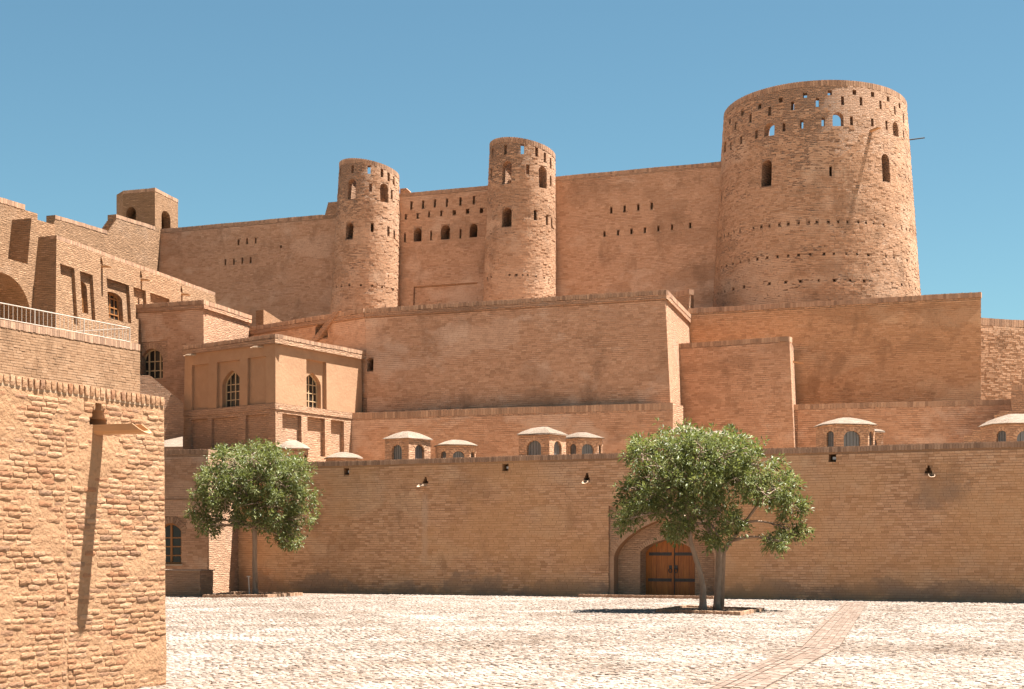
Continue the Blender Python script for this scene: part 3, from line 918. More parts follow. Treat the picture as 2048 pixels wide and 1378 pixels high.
# ================================================================== MIDDLE TIER
# ---- great retaining wall (three visible faces)
r0, r1, r2, r3 = gx(470, 80.2), gx(731, 73.3), gx(1330, 68.0), gx(1380, 75.6)
poly = [r0, r1, r2, r3, r3 + Vector((-3, 6)), r0 + Vector((2, 8))]
ZT = 12.4
tbs = 0.058
bot = offset_poly(poly, [tbs * 8.4 * .6, tbs * 8.4, tbs * 8.4, 0, 0, 0])
v, f = prism(bot, poly, 4.0, ZT)
RWa, RWb, RWc = Fr(r0, r1, tbs * .6, ZT), Fr(r1, r2, tbs, ZT), Fr(r2, r3, tbs, ZT)
rw = mesh_obj('retaining_wall', v, f, M['brick_b'])
tag(rw, 'great leaning brick retaining wall below the slim towers with a projecting coping', 'wall')
c1 = rect_px(RWb, 734, 716, 747, 742, 0.9, 'seg', 0.85)[0]
c2 = rect_px(RWa, 631, 645, 656, 676, 0.6, 'round', 0.6)[0]
boolean(rw, [[c1, c2]])
for (pa, pb, fa, e) in ((r0, r1, RWa, (0, 0)), (r1, r2, RWb, (0, .1)), (r2, r3, RWc, (.0, 0))):
    band(rw, pa, pb, ZT - .36, ZT - .19, .10, .3, M['brick_b'], ext=e)
    d_ = (pb - pa).normalized(); nn = Vector((d_.y, -d_.x)) * .10
    coping(rw, (*(pa + nn), ZT), (*(pb + nn + d_ * e[1]), ZT), .19, .12, deep=.4)
def edge_fn(fr, pt_top, pt_bot, zb, zt):
    a_t, a_b = (Vector(pt_top) - fr.P0).dot(fr.r), (Vector(pt_bot) - fr.P0).dot(fr.r)
    return lambda z: a_t + (a_b - a_t) * (zt - z) / (zt - zb)
brick_face(rw, RWa, 0.3, edge_fn(RWa, r1, bot[1], 4.0, ZT), 8.5, ZT - .38, M['pb_ret'])
brick_face(rw, RWb, edge_fn(RWb, r1, bot[1], 4.0, ZT), edge_fn(RWb, r2, bot[2], 4.0, ZT), 7.5, ZT - .38, M['pb_ret'])
# slanting stair flank on the left face
a0, z0 = RWa.hit(676, 622); a1_, z1_ = RWa.hit(629, 684)
g = Geo(); g.add(*slab(RWa, [(a1_ - .1, z1_), (a1_ + .35, z1_), (a0 + .25, z0 - .05), (a0 - .15, z0 - .05)], .2, 0.16)); g.obj('stair_flank', M['brick_b'], rw, fixn=True)
# ---- plinth in front of it
PL = Fr(gx(700, 72.4), gx(1346, 67.2))
zP = 7.7
v, f = slab(PL, [(0, 4.2), (PL.L, 4.2), (PL.L, zP), (0, zP)], 1.6)
pl = mesh_obj('plinth_wall', v, f, M['brick_b']); tag(pl, 'low brick plinth running along the foot of the great retaining wall', 'wall')
fix_normals(pl.data); set_uv(pl.data)
brick_face(pl, PL, 0, PL.L, 4.8, zP - .29, M['pb_ret'])
coping(pl, PL.p(0, zP), PL.p(PL.L, zP), .28, .12, deep=.5)
# ---- small pier on top
pc = [gx(1352.5, 79.0), gx(1378.5, 78.2), gx(1387.5, 80.2), gx(1362, 81)]
zz = CH + (HZ - 579) / F * 78.2
v, f = prism(pc, pc, 11.0, zz)
o = mesh_obj('brick_pier', v, f, M['brick']); tag(o, 'small square brick pier above the right end of the retaining wall', 'pier')
coping(o, (*pc[0], zz), (*pc[1], zz), .24, .12, deep=.3)

# ---- right bastion: block wall, buttress, lower tier wall
R2 = Fr(gx(1376, 75.2), gx(1962, 70.4))
z2 = R2.hit(1670, 601)[1]
rb_ = [R2.P0, R2.P0 + R2.r * R2.L, gx(1950, 73.4), R2.P0 - R2.n * 2.6]
v, f = prism(rb_, rb_, 4.2, z2)
b2 = mesh_obj('bastion_wall', v, f, M['brick_right']); fix_normals(b2.data); set_uv(b2.data)
tag(b2, 'broad plain brick bastion wall right below the great round tower', 'wall')
brick_face(b2, R2, 0, R2.L, 7.0, z2 - .22, M['pb_right'])
coping(b2, R2.p(0, z2), R2.p(R2.L, z2), .22, .12, deep=.4)
f0, f1 = gx(1357, 71.2), gx(1578.5, 68.8)
bp_ = [f0, f1, gx(1588.5, 73.9), gx(1375, 76)]
z1b = CH + (HZ - 673.5) / F * 68.8
bbot = offset_poly(bp_, [.15, .30, 0, 0])
v, f = prism(bbot, bp_, 4.2, z1b)
b1 = mesh_obj('buttress', v, f, M['brick_b']); tag(b1, 'flat topped brick buttress with a thin sunlit right edge', 'buttress')
fix_normals(b1.data); set_uv(b1.data)
RF = Fr(f0, f1, .15 / (z1b - 4.2), z1b)
brick_face(b1, RF, 0, edge_fn(RF, bp_[1], bbot[1], 4.2, z1b), 4.8, z1b - .21, M['pb_ret'])
coping(b1, (*f0, z1b), (*f1, z1b), .2, .12, deep=.4); coping(b1, (*f1, z1b), (*bp_[2], z1b), .2, .12, deep=.4)
RS = Fr(bp_[1], bp_[2]); aS_, zS_ = RS.hit(1586, 699)
spout(b1, RS, RS.L * .55, z1b - .75, .5, .12, .1)
TW = Fr(gx(1589.5, 69.9), gx(2120, 67.0))
zT = 7.85
v, f = slab(TW, [(-.4, 4.2), (TW.L, 4.2), (TW.L, zT), (-.4, zT)], 1.2)
tw = mesh_obj('tier_wall', v, f, M['brick_b']); fix_normals(tw.data); set_uv(tw.data)
tag(tw, 'long low brick tier wall at the foot of the right bastion', 'wall')
brick_face(tw, TW, .12, TW.L, 4.8, zT - .22, M['pb_ret'])
coping(tw, TW.p(-.2, zT), TW.p(TW.L, zT), .22, .12, deep=.4)
FWr = Fr(gx(1950, 73.6), r=(.935, .3555))
zf = FWr.hit(2005, 638.5)[1]
v, f = slab(FWr, [(0, 4.2), (9, 4.2), (9, zf), (0, zf)], .9)
o = mesh_obj('far_wall', v, f, M['brick_tower']); fix_normals(o.data); set_uv(o.data)
tag(o, 'raking sunlit rough brick wall at the far right behind the bastion', 'wall')
coping(o, FWr.p(0, zf), FWr.p(9, zf), .32, .13, deep=.4)
brick_face(o, FWr, 0, 8, 7, zf - .33, M['pb_tower'], proud=(0, .035))
DB = Fr(gx(2024, 66.2), gx(2140, 65.6))
zd = DB.hit(2040, 771)[1]
pb = [DB.P0, DB.P0 + DB.r * 3, DB.P0 + DB.r * 3 - DB.n * .9, DB.P0 - DB.n * .9]
v, f = prism(offset_poly(pb, [.1, 0, 0, .15]), pb, 4.2, zd)
o = mesh_obj('wall_pier', v, f, M['brick_b']); fix_normals(o.data); set_uv(o.data)
tag(o, 'dark brick wall pier at the right edge of the photo above the skylights', 'pier')
coping(o, DB.p(0, zd), DB.p(3, zd), .22, .12, deep=.4)
# stepped stair wall running down to the left from that pier
SF = Fr(gx(1900, 66.6), gx(2030, 66.0))
ol = [(SF.hit(1925, 860)[0], 4.6), (SF.hit(2024, 860)[0], 4.6)]
steps = [(2024, 822), (2000, 828), (1988, 840), (1972, 850), (1960, 860), (1945, 870), (1928, 880)]
for (ua, va), (ub, vb) in zip(steps[:-1], steps[1:]):
    zz = SF.hit(ua, va)[1]
    ol += [(SF.hit(ua, va)[0], zz), (SF.hit(ub, va)[0], zz)]
v, f = slab(SF, ol, .35)
o = mesh_obj('stepped_stair_wall', v, f, M['brick_low']); fix_normals(o.data); set_uv(o.data)
tag(o, 'low stepped brick stair wall descending left beside the rightmost skylight', 'wall')

# ================================================================== LEFT BUILDINGS
# ---- plastered pavilion
hl, hc, hr = gx(368, 71.4), gx(551, 67.4), gx(724.5, 73.1)
hb = hl + hr - hc
hp = [hl, hc, hr, hb]
ZS, ZH = 7.72, 10.5
hut = empty('pavilion', (hc.x, hc.y, 4.9))
tag(hut, 'two storey plastered pavilion with pointed windows and brick coping', 'building')
def child(o, par=None):
    o.parent = par or hut
    o.matrix_parent_inverse = Matrix.Translation(-(par or hut).location)
    return o
HA, HB = Fr(hl, hc, .012, ZS), Fr(hc, hr, .012, ZS)
v, f = prism(offset_poly(hp, [.05] * 4), hp, 4.0, ZS)
lo = mesh_obj('lower_storey', v, f, M['brick_low'])
cs = [rect_px(HA, 381, 838, 415, 905, .12)[0], rect_px(HA, 423, 835, 476, 905, .12)[0], rect_px(HA, 491, 829, 537, 895, .12)[0],
      rect_px(HB, 565, 829, 603, 905, .17)[0], rect_px(HB, 615, 835, 650, 912, .17)[0], rect_px(HB, 662, 841, 688, 918, .17)[0]]
boolean(lo, [cs]); child(lo)
ht = offset_poly(hp, [-.03] * 4)
v, f = prism(hp, ht, ZS + .003, ZH - .03)
upo = mesh_obj('upper_storey', v, f, M['plaster'])
n1 = [rect_px(HA, 383.5, 729, 416.5, 820, .12)[0], rect_px(HA, 433.5, 722, 479, 816, .12)[0], rect_px(HA, 495, 714, 532, 809, .12)[0], rect_px(HB, 613, 721, 653, 819, .16)[0]]
wA, pA = rect_px(HA, 440, 740, 478, 815, .45, 'pointed', .62)
wB, pB = rect_px(HB, 614.5, 745, 648, 817.5, .45, 'pointed', .66)
wA = cut_prism(HA, arch_outline(*pA, 'pointed'), .42); wB = cut_prism(HB, arch_outline(*pB, 'pointed'), .46)
boolean(upo, [n1, [wA, wB]]); child(upo)
def hutwin(fr, p, depth):
    a, w, z0, zs, rise = p
    h = zs + rise - z0
    o = window(upo, fr, a, w, z0, zs, rise, 'pointed', depth, nv=3, hs=[z0 + h * .22, z0 + h * .44, zs + .02], fw=.05, solid_v=(2,))
    return o
hutwin(HA, pA, .42); hutwin(HB, pB, .46)
for (pa, pb) in ((hl, hc), (hc, hr)):
    bd = band(None, pa, pb, ZS - .26, ZS - .02, .035, .2, M['brick_low'], 'string_course', (0, .02)); child(bd)
    bd = band(None, pa, pb, ZH - .36, ZH - .16, .10, .4, M['brick_low'], 'cornice', (0, .1)); child(bd)
    d_ = (pb - pa).normalized(); nn = Vector((d_.y, -d_.x)) * .10
    child(coping(None, (*(pa + nn), ZH), (*(pb + nn + d_ * .1), ZH), .155, .11, deep=.45))
rf = offset_poly(hp, [.05] * 4); v, f = prism(rf, rf, ZH - .14, ZH - .05); child(mesh_obj('roof', v, f, M['roof']))
for u_, v_ in ((392, 707), (526, 691)):
    a_, z_ = HA.hit(u_, v_)
    child(spout(None, HA, a_, z_ - .1, .55, .15, .1, .04, M['dome'], yaw=-.25))

# ---- hall building behind it
kc, kr = gx(407, 74.4), gx(499, 79.2)
kl = kc + Vector((-.927, .375)) * 9.5
ZL = CH + (HZ - 601) / F * 74.4
kpoly = [kl, kc, kr, kl + kr - kc]
v, f = prism(offset_poly(kpoly, [.12, .12, 0, 0]), kpoly, 3.0, ZL)
hall = mesh_obj('hall_building', v, f, M['brick_b'])
tag(hall, 'flat roofed brick hall with one arched window behind the railing', 'building')
KF = Fr(kl, kc, .012, ZL)
wc, wp = rect_px(KF, 281, 697, 326, 758, .35, 'round', .52)
boolean(hall, [[wc]])
a, w, z0, zs, rise = wp
window(hall, KF, a, w, z0, zs, rise, 'round', .35, nv=3, hs=[z0 + (zs - z0) * .55, zs + .1], fw=.06, bw=.045, solid_v=(1, 3))
arch_ring(hall, KF, a, w, zs, rise, 'round', .25, .004)
OPEN[id(KF)].append((a - w / 2 - .24, a + w / 2 + .24, zs, zs + rise + .24))
brick_face(hall, KF, 2, (kc - kl).length, 6.5, ZL - .38, M['pb_ret'])
for (pa, pb) in ((kl, kc), (kc, kr)):
    band(hall, pa, pb, ZL - .36, ZL - .19, .08, .3, M['brick_b'], ext=(0, .08))
    d_ = (pb - pa).normalized(); nn = Vector((d_.y, -d_.x)) * .08
    coping(hall, (*(pa + nn), ZL), (*(pb + nn + d_ * .08), ZL), .19, .12, deep=.4)
# small sunlit wall end right of the hall
wp_ = [gx(512, 82), gx(527, 81.6), gx(565, 86), gx(540, 87)]
zz = CH + (HZ - 619) / F * 81.6
v, f = prism(wp_, wp_, 11.5, zz); o = mesh_obj('wall_end', v, f, M['brick_lit']); tag(o, 'short brick wall end with a sunlit side right of the hall', 'wall')

# ---- stair flank wall at the hall's foot
SP = Fr(gx(262, 70.3), gx(369, 70.8))
def pt(u, v_): return SP.hit(u, v_)
ol = [(pt(255, 900)[0], 3.0), (pt(367, 900)[0], 3.0), pt(367, 806), pt(303, 753), pt(297, 750.5), pt(255, 751)]
v, f = slab(SP, ol, .35)
o = mesh_obj('stair_flank_wall', v, f, M['brick_low']); fix_normals(o.data); set_uv(o.data)
tag(o, 'brick stair wall with a slanting sunlit top left of the pavilion', 'wall')

# ---- gallery building with niches, its near end leaning
gn, gf = gx(113, 68.7), gx(430, 84.0)
ZG = 14.8
ga = Vector((-.927, .375))
gp = [gn, gf, gf + ga * 5, gn + ga * 5]
v, f = prism(offset_poly(gp, [.07 * 6.8, 0, 0, .13 * 6.8]), gp, ZG - 6.8, ZG)
gal = mesh_obj('gallery_building', v, f, M['brick_lit'])
tag(gal, 'sunlit brick gallery building with recessed niches and wooden arched windows', 'building')
GB = Fr(gn, gf, .07, ZG)
cs = [rect_px(GB, u0, v0, u1, v1, .15)[0] for u0, v0, u1, v1 in ((124, 533, 152, 645), (163, 547, 188, 640), (216, 564, 260, 640), (269, 578, 293, 640), (302, 592, 340, 640))]
w1, p1 = rect_px(GB, 163.5, 563, 181, 625, .5, 'round', .8)
w2, p2 = rect_px(GB, 217, 585, 251, 640, .5, 'round', .8)
holes = []
for u_, v_ in ((203, 523), (282, 550), (363, 580)):
    a_, z_ = GB.hit(u_, v_)
    holes.append(cut_prism(GB, [(a_ - .11, z_ - .14), (a_ + .11, z_ - .14), (a_ + .11, z_ + .02), (a_, z_ + .26), (a_ - .11, z_ + .02)], .3))
boolean(gal, [cs + holes, [w1, w2]])
for p_ in (p1, p2):
    a, w, z0, zs, rise = p_
    window(gal, GB, a, w, z0, zs, rise, 'round', .45, nv=1 if w < 1.0 else 3, hs=[z0 + (zs - z0) * k for k in (.3, .6)] + [zs], fw=.09, bw=.05, mat=M['wood_win'], solid_v=(1, 2))
for u_, v_ in ((203, 523), (282, 550), (363, 580)):
    a_, z_ = GB.hit(u_, v_)
    spout(gal, GB, a_, z_ - .25, .5, .16, .1, .05)
coping(gal, GB.p(0, ZG), GB.p(GB.L, ZG), .16, .14, deep=.3)

# ---- arcade wall further left, with a recessed upper wall and a shaft standing forward
AWp = gn + ga * .92
AW = Fr(AWp - Vector((.375, .927)) * 14, r=(.375, .927))
aR_ = (AWp - AW.P0).dot(AW.r) + 1.0
zLed = AW.hit(40, 524)[1]
zU = AW.hit(20, 402)[1]
v, f = slab(AW, [(0, 7.0), (aR_, 7.0), (aR_, zLed), (0, zLed)], 3.2)
aw = mesh_obj('arcade_wall', v, f, M['brick_lit'])
tag(aw, 'sunlit brick wall with a big round arch at the left edge of the photo', 'wall')
ar_, zs_ = AW.hit(62, 640); ac_, zap = AW.hit(4, 545)
wd = 2 * (ar_ - ac_); rise = wd * .47; zs_ = zap - rise
boolean(aw, [[cut_prism(AW, arch_outline(ac_, wd, 6.5, zs_, rise, 'round', 24), 2.2)]])
AWu = Fr(AW.P0 - AW.n, r=AW.r); aU = AWu.hit(50, 410)[0]; aU2 = AWu.hit(75, 425)[0]; zU = AWu.hit(25, 402)[1]
v, f = slab(AW, [(0, zLed + .003), (aR_, zLed + .003), (aR_, zU - .5), (aU2, zU - .5), (aU2, zU - .22), (aU, zU - .22), (aU, zU), (0, zU)], 2.0, -1.0)
o = mesh_obj('upper_wall', v, f, M['brick_lit'], aw); fix_normals(o.data); set_uv(o.data)
coping(aw, AW.p(0, zU, -1.0), AW.p(aU, zU, -1.0), .22, .14, deep=.3)
aS0 = AW.hit(63, 480)[0]; zSh = AW.hit(63, 436)[1]
sp_ = [AW.p(aS0, 0).xy, AW.p(aR_ + .1, 0).xy, AW.p(aR_ + .1, 0, -1.2).xy, AW.p(aS0, 0, -1.2).xy]
v, f = prism(offset_poly([Vector(p) for p in sp_], [0, 0, 0, .25]), sp_, zLed + .006, zSh)
o = mesh_obj('shaft', v, f, M['brick_lit'], aw); fix_normals(o.data); set_uv(o.data)

# ---- rail terrace: sunlit retaining wall with a white railing
rr_ = Vector((.4226, .9063))
rp1 = gx(280, 56.0); RT = Fr(rp1 - rr_ * 16, r=rr_)      # goes on towards the left, out of the picture
ZR = CH + (HZ - 690) / F * 56.0
v, f = slab(RT, [(-40, 0), (16, 0), (16, ZR), (-40, ZR)], 1.0)
rt = mesh_obj('rail_terrace_wall', v, f, M['brick_lit']); fix_normals(rt.data); set_uv(rt.data)
tag(rt, 'sunlit brick terrace wall carrying the white railing', 'wall')
brick_face(rt, RT, 0, 16, 4.5, ZR - .22, M['pb_lit'], proud=(.002, .013))
coping(rt, RT.p(-3, ZR), RT.p(16, ZR), .22, .11, deep=.4)
flat('rail_terrace', [tuple(RT.p(15.9, 0, -.9).xy), (-17.3, 66.6), tuple((gf + Vector((-2, -4))).xy), tuple((gn + ga * 6).xy), tuple(RT.p(0, 0, -6).xy), tuple(RT.p(0, 0, -.9).xy)], ZR - .03, .3)
rail = empty('railing', tuple(RT.p(15.6, ZR, -.12)))
tag(rail, 'white metal railing with thin balusters on the left terrace', 'railing')
def rchild(o): o.parent = rail; o.matrix_parent_inverse = Matrix.Translation(-rail.location); return o
zt_, zb_ = ZR + .54, ZR + .07
def bar(name, pts, r_): 
    g = Geo(); g.tube(pts, [r_] * len(pts), 6); return rchild(g.obj(name, M['white_metal'], None, uv=False))
dr = -.12
bar('top_rail', [RT.p(1, zt_, dr), RT.p(15.6, zt_, dr)], .018); bar('bottom_rail', [RT.p(1, zb_, dr), RT.p(15.6, zb_, dr)], .015)
bal_me = None
nb_ = 60
for i in range(nb_ + 1):
    a_ = 15.6 - .195 * i
    post = i % 12 == 0
    zlo = ZR - .02 if post else zb_
    g = Geo(); g.tube([(0, 0, zlo - ZR), (0, 0, zt_ - ZR)], [.02 if post else .009] * 2, 6)
    if post: o = g.obj('post', M['white_metal'], None, uv=False)
    else:
        if bal_me is None: o = g.obj('baluster', M['white_metal'], None, uv=False); bal_me = o.data
        else: o = link(bpy.data.objects.new('baluster', bal_me))
    o.parent = rail; o.location = RT.p(a_, ZR, dr) - rail.location
e0 = RT.p(15.6, zt_, dr); dA = Vector((-.927, .375, 0))
bar('return_rail', [e0 - Vector((0, 0, .02)), e0 + dA * 2.2 - Vector((0, 0, .02))], .022)
for i in range(1, 11):
    o = link(bpy.data.objects.new('baluster', bal_me)); o.parent = rail; o.location = Vector(RT.p(15.6, ZR, dr)) + dA * .21 * i - rail.location
# ================================================================== THE COURTYARD WALL
ZW = 5.19
v, f = slab(LW, [(-5.6, 0), (34, 0), (34, ZW), (-5.6, ZW)], .8)
def lw_stain(nt, col, geo):
    """damp patches along the foot of the wall and soot round one spout"""
    sep = N(nt, 'ShaderNodeSeparateXYZ'); nt.links.new(geo, sep.inputs[0])
    n1 = noise(nt, mapping(nt, geo, (1, 1, .7)), .5, 5, .6, .4)
    lim = mth(nt, 'ADD', mth(nt, 'MULTIPLY', n1, 2.6), -.72)
    fac = ramp(nt, mth(nt, 'SUBTRACT', lim, sep.outputs[2]), -.05, .12)
    n2 = noise(nt, mapping(nt, geo, (1, 1, 2), (7, 2, 0)), .8, 5, .7)
    fac = mth(nt, 'MULTIPLY', fac, ramp(nt, n2, .34, .52))
    col = mixc(nt, col, (.27, .18, .125), mth(nt, 'MULTIPLY', fac, .7))
    a_, z_ = LW.hit(1880, 985); P = LW.p(a_, z_)
    d = N(nt, 'ShaderNodeVectorMath', operation='DISTANCE'); nt.links.new(mapping(nt, geo, (1, 1, 1.6)), d.inputs[0]); d.inputs[1].default_value = (P.x, P.y, P.z * 1.6)
    w_ = mth(nt, 'ADD', d.outputs['Value'], mth(nt, 'MULTIPLY', mth(nt, 'SUBTRACT', noise(nt, geo, 1.8, 5, .7), .5), 2.2))
    col = mixc(nt, col, (.25, .17, .12), mth(nt, 'MULTIPLY', ramp(nt, w_, 1.25, .35), .7))
    # whitish run below the left spout
    a_, z_ = LW.hit(850, 980); P = LW.p(a_, z_)
    vm = N(nt, 'ShaderNodeVectorMath', operation='DOT_PRODUCT'); nt.links.new(geo, vm.inputs[0]); vm.inputs[1].default_value = LW.r3()
    al = mth(nt, 'ABSOLUTE', mth(nt, 'SUBTRACT', vm.outputs['Value'], P.dot(LW.r3())))
    al = mth(nt, 'ADD', al, mth(nt, 'MULTIPLY', mth(nt, 'SUBTRACT', noise(nt, geo, 3, 4), .5), .12))
    run = mth(nt, 'MULTIPLY', ramp(nt, al, .2, .03), mth(nt, 'MULTIPLY', ramp(nt, sep.outputs[2], P.z, P.z - .4), ramp(nt, sep.outputs[2], 1.0, 1.6)))
    col = mixc(nt, col, (.52, .36, .25), mth(nt, 'MULTIPLY', run, .6))
    # washed ochre mud over part of the face
    n3 = noise(nt, mapping(nt, geo, (1, 1, 1.2), (3, 1, 4)), .22, 4, .6)
    col = mixc(nt, col, (.56, .305, .14), mth(nt, 'MULTIPLY', ramp(nt, n3, .44, .62), .5))
    return col
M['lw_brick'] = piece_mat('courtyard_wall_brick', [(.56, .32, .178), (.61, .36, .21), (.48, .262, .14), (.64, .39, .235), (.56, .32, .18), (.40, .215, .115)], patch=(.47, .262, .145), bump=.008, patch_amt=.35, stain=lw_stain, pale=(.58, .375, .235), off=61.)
M['lw_mortar'] = piece_mat('courtyard_wall_mortar', [(.29, .162, .09), (.29, .162, .09)], patch=(.38, .212, .118), bump=.012, patch_amt=.5, stain=lw_stain)
lw = mesh_obj('courtyard_wall', v, f, M['lw_mortar'])
tag(lw, 'long brick courtyard wall with arched doorway and soldier coping', 'wall')
holes, openings = [], []
# portal: shallow rectangle, deep arch, door arch
rc, (pa_, pw, pz, pzs, _) = rect_px(LW, 1217.5, 1011, 1439, 1215, .07)
pa0, pa1 = pa_ - pw / 2, pa_ + pw / 2
zr = LW.hit(1230, 1011)[1]
rc = cut_prism(LW, [(pa0, -.1), (pa1, -.1), (pa1, zr), (pa0, zr)], .07)
ba0, _ = LW.hit(1226.5, 1110); ba1, _ = LW.hit(1428, 1110)
bac, bw_ = (ba0 + ba1) / 2, ba1 - ba0
bz = LW.hit(1327, 1037)[1]; bzs = LW.hit(1327, 1118)[1]
big = cut_prism(LW, arch_outline(bac, bw_, -.1, bzs, bz - bzs, 'pointed', 24), 1.0)
LWd = Fr(LW.P0 - LW.n * .45, r=LW.r)
da0, _ = LWd.hit(1280.5, 1130); da1, _ = LWd.hit(1390, 1130)
dac, dw = (da0 + da1) / 2, da1 - da0
dz = LWd.hit(1335, 1078)[1]; dzs = LWd.hit(1335, 1107)[1]
# small recesses
def lw_box(u, v_, w, h, depth):
    a_, z_ = LW.hit(u, v_)
    openings.append((a_ - w / 2, a_ + w / 2, z_ - h / 2, z_ + h / 2))
    return cut_prism(LW, arch_outline(a_, w, z_ - h / 2, z_ + h / 2, 0, 'rect'), depth)
lamps = [(693, 943), (1011, 935), (1665, 916)]
for u_, v_ in lamps: holes.append(lw_box(u_, v_, .26, .26, .4))
spouts = [(851, 964), (1174, 957), (1857, 943)]
for u_, v_ in spouts:
    a_, z_ = LW.hit(u_, v_)
    for w_, k0, k1 in ((.24, -.06, .03), (.15, .03, .12), (.07, .12, .2)):
        openings.append((a_ - w_ / 2, a_ + w_ / 2, z_ + k0, z_ + k1))
    holes.append(cut_prism(LW, [(a_ - .12, z_ - .06), (a_ + .12, z_ - .06), (a_ + .12, z_ + .03), (a_ + .075, z_ + .03), (a_ + .075, z_ + .12), (a_ + .035, z_ + .12), (a_ + .035, z_ + .2), (a_ - .035, z_ + .2), (a_ - .035, z_ + .12), (a_ - .075, z_ + .12), (a_ - .075, z_ + .03), (a_ - .12, z_ + .03)], .35))
boolean(lw, [[rc] + holes, [big]])
# inner wall of the portal with the door arch: a closing wall behind the recess
v, f = slab(LWd, [(bac - bw_ / 2 - .05, -.05), (bac + bw_ / 2 + .05, -.05), (bac + bw_ / 2 + .05, bz + .1), (bac - bw_ / 2 - .05, bz + .1)], .75, .003)
M['portal'] = brick_mat('brick_portal', (.50, .31, .19), (.44, .265, .16), (.36, .21, .13), .072, .2, seed=19, patch=.2)
inner = mesh_obj('portal_back', v, f, M['portal'], lw)
boolean(inner, [[cut_prism(LWd, arch_outline(dac, dw, -.1, dzs, dz - dzs, 'pointed', 20), 1.2)]])
# shallow brick facing of the rectangle round the arch
ol = [(pa0 + .004, .0), (bac - bw_ / 2 - .003, .0)]
LWr = Fr(LW.P0 - LW.n * .07, r=LW.r)
for i in range(25):
    t = -math.cos(math.pi * i / 24); ol.append((bac + (bw_ / 2 + .003) * t, bzs + (bz - bzs + .003) * arch_h(t, 'pointed')))
ol += [(bac + bw_ / 2 + .003, .0), (pa1 - .004, .0), (pa1 - .004, zr - .004), (pa0 + .004, zr - .004)]
g = Geo(); g.add([LWr.p(a_, z_, .006) for a_, z_ in ol] + [LWr.p(a_, z_, -.02) for a_, z_ in ol], [tuple(range(len(ol))), tuple(reversed(range(len(ol), 2 * len(ol))))] + [(i, i + len(ol), (i + 1) % len(ol) + len(ol), (i + 1) % len(ol)) for i in range(len(ol))])
g.obj('portal_facing', M['portal'], lw, fixn=True)
M['voussoir'] = piece_mat('voussoir_brick', [(.36, .215, .13), (.45, .28, .178), (.40, .245, .15), (.47, .30, .19)], patch_amt=.2)
arch_ring(lw, LWr, bac, bw_, bzs, bz - bzs, 'pointed', .19, .018, .08, .075, mat=M['voussoir'], z0=.02)
arch_ring(lw, LWd, dac, dw, dzs, dz - dzs, 'pointed', .17, .02, .08, .075, mat=M['voussoir'])
# the door: planks, iron bands, knockers
LDo = Fr(LW.P0 - LW.n * 1.0, r=LW.r)
def door_top(x): return dzs + (dz - dzs) * arch_h((x - dac) / (dw / 2), 'pointed')
door = empty('door', tuple(LDo.p(dac, 0.0)))
door.parent = lw
def dchild(o): o.parent = door; o.matrix_parent_inverse = Matrix.Translation(-door.location); return o
npk = 10
for i in range(npk):
    x0 = dac - dw / 2 + dw * i / npk + .005; x1 = dac - dw / 2 + dw * (i + 1) / npk - .005
    g = Geo(); d_ = rng.uniform(0, .008)
    t0, t1 = door_top(x0), door_top(x1); tm_ = door_top((x0 + x1) / 2)
    v = [LDo.p(x, z, d) for d in (.03 + d_, -.03) for x, z in ((x0, .02), (x1, .02), (x1, t1), ((x0 + x1) / 2, tm_), (x0, t0))]
    g.add(v, [(0, 1, 2, 3, 4), (9, 8, 7, 6, 5)] + [(j, j + 5, (j + 1) % 5 + 5, (j + 1) % 5) for j in range(5)])
    dchild(g.obj('plank', M['wood'], None, fixn=True))
g = Geo(); g.box(LDo.p(dac + .02, dz * .49, .055), LDo.r3() * .035, LDo.n3() * .025, Vector((0, 0, dz * .49 - .02))); dchild(g.obj('centre_stile', M['wood'], None))
g = Geo(); g.box(LDo.p(dac + .075, dz * .48, .042), LDo.r3() * .014, LDo.n3() * .01, Vector((0, 0, dz * .48 - .03))); dchild(g.obj('meeting_strip', M['iron'], None))
for zc_, sc_ in ((LDo.hit(1340, 1108)[1], .95), (LDo.hit(1340, 1160)[1], .985)):
    for sgn in (-1, 1):
        g = Geo()
        cx_ = dac + sgn * dw * .25 * sc_
        g.box(LDo.p(cx_ + .02, zc_, .046), LDo.r3() * (dw * .22 * sc_), LDo.n3() * .008, Vector((0, 0, .058)))
        for k in range(9):
            x = cx_ + .02 + dw * .4 * sc_ * (k / 8 - .5)
            g.box(LDo.p(x, zc_, .058), LDo.r3() * .02, LDo.n3() * .012, Vector((0, 0, .02)))
        dchild(g.obj('iron_band', M['iron'], None))
for sgn in (-1, 1):
    x = dac + .03 + sgn * .11; zc_ = LDo.hit(1340, 1140)[1]
    g = Geo()
    g.box(LDo.p(x, zc_ + .1, .05), LDo.r3() * .055, LDo.n3() * .015, Vector((0, 0, .07)))
    ring = [LDo.p(x + .06 * math.cos(2 * math.pi * k / 12), zc_ - .02 + .075 * math.sin(2 * math.pi * k / 12), .085) for k in range(13)]
    g.tube(ring, [.016] * 13, 6)
    dchild(g.obj('knocker', M['iron'], None))
g = Geo(); a_, z_ = LDo.hit(1344, 1085); g.box(LDo.p(a_, z_, .07), LDo.r3() * .03, LDo.n3() * .02, Vector((0, 0, .025))); dchild(g.obj('bolt', M['iron'], None))
# spouts
for (u_, v_), yw in zip(spouts, (-.15, .1, .35)):
    a_, z_ = LW.hit(u_, v_)
    spout(lw, LW, a_, z_ - .17, .42, .2, .11, .03, M['dome'], yaw=yw)
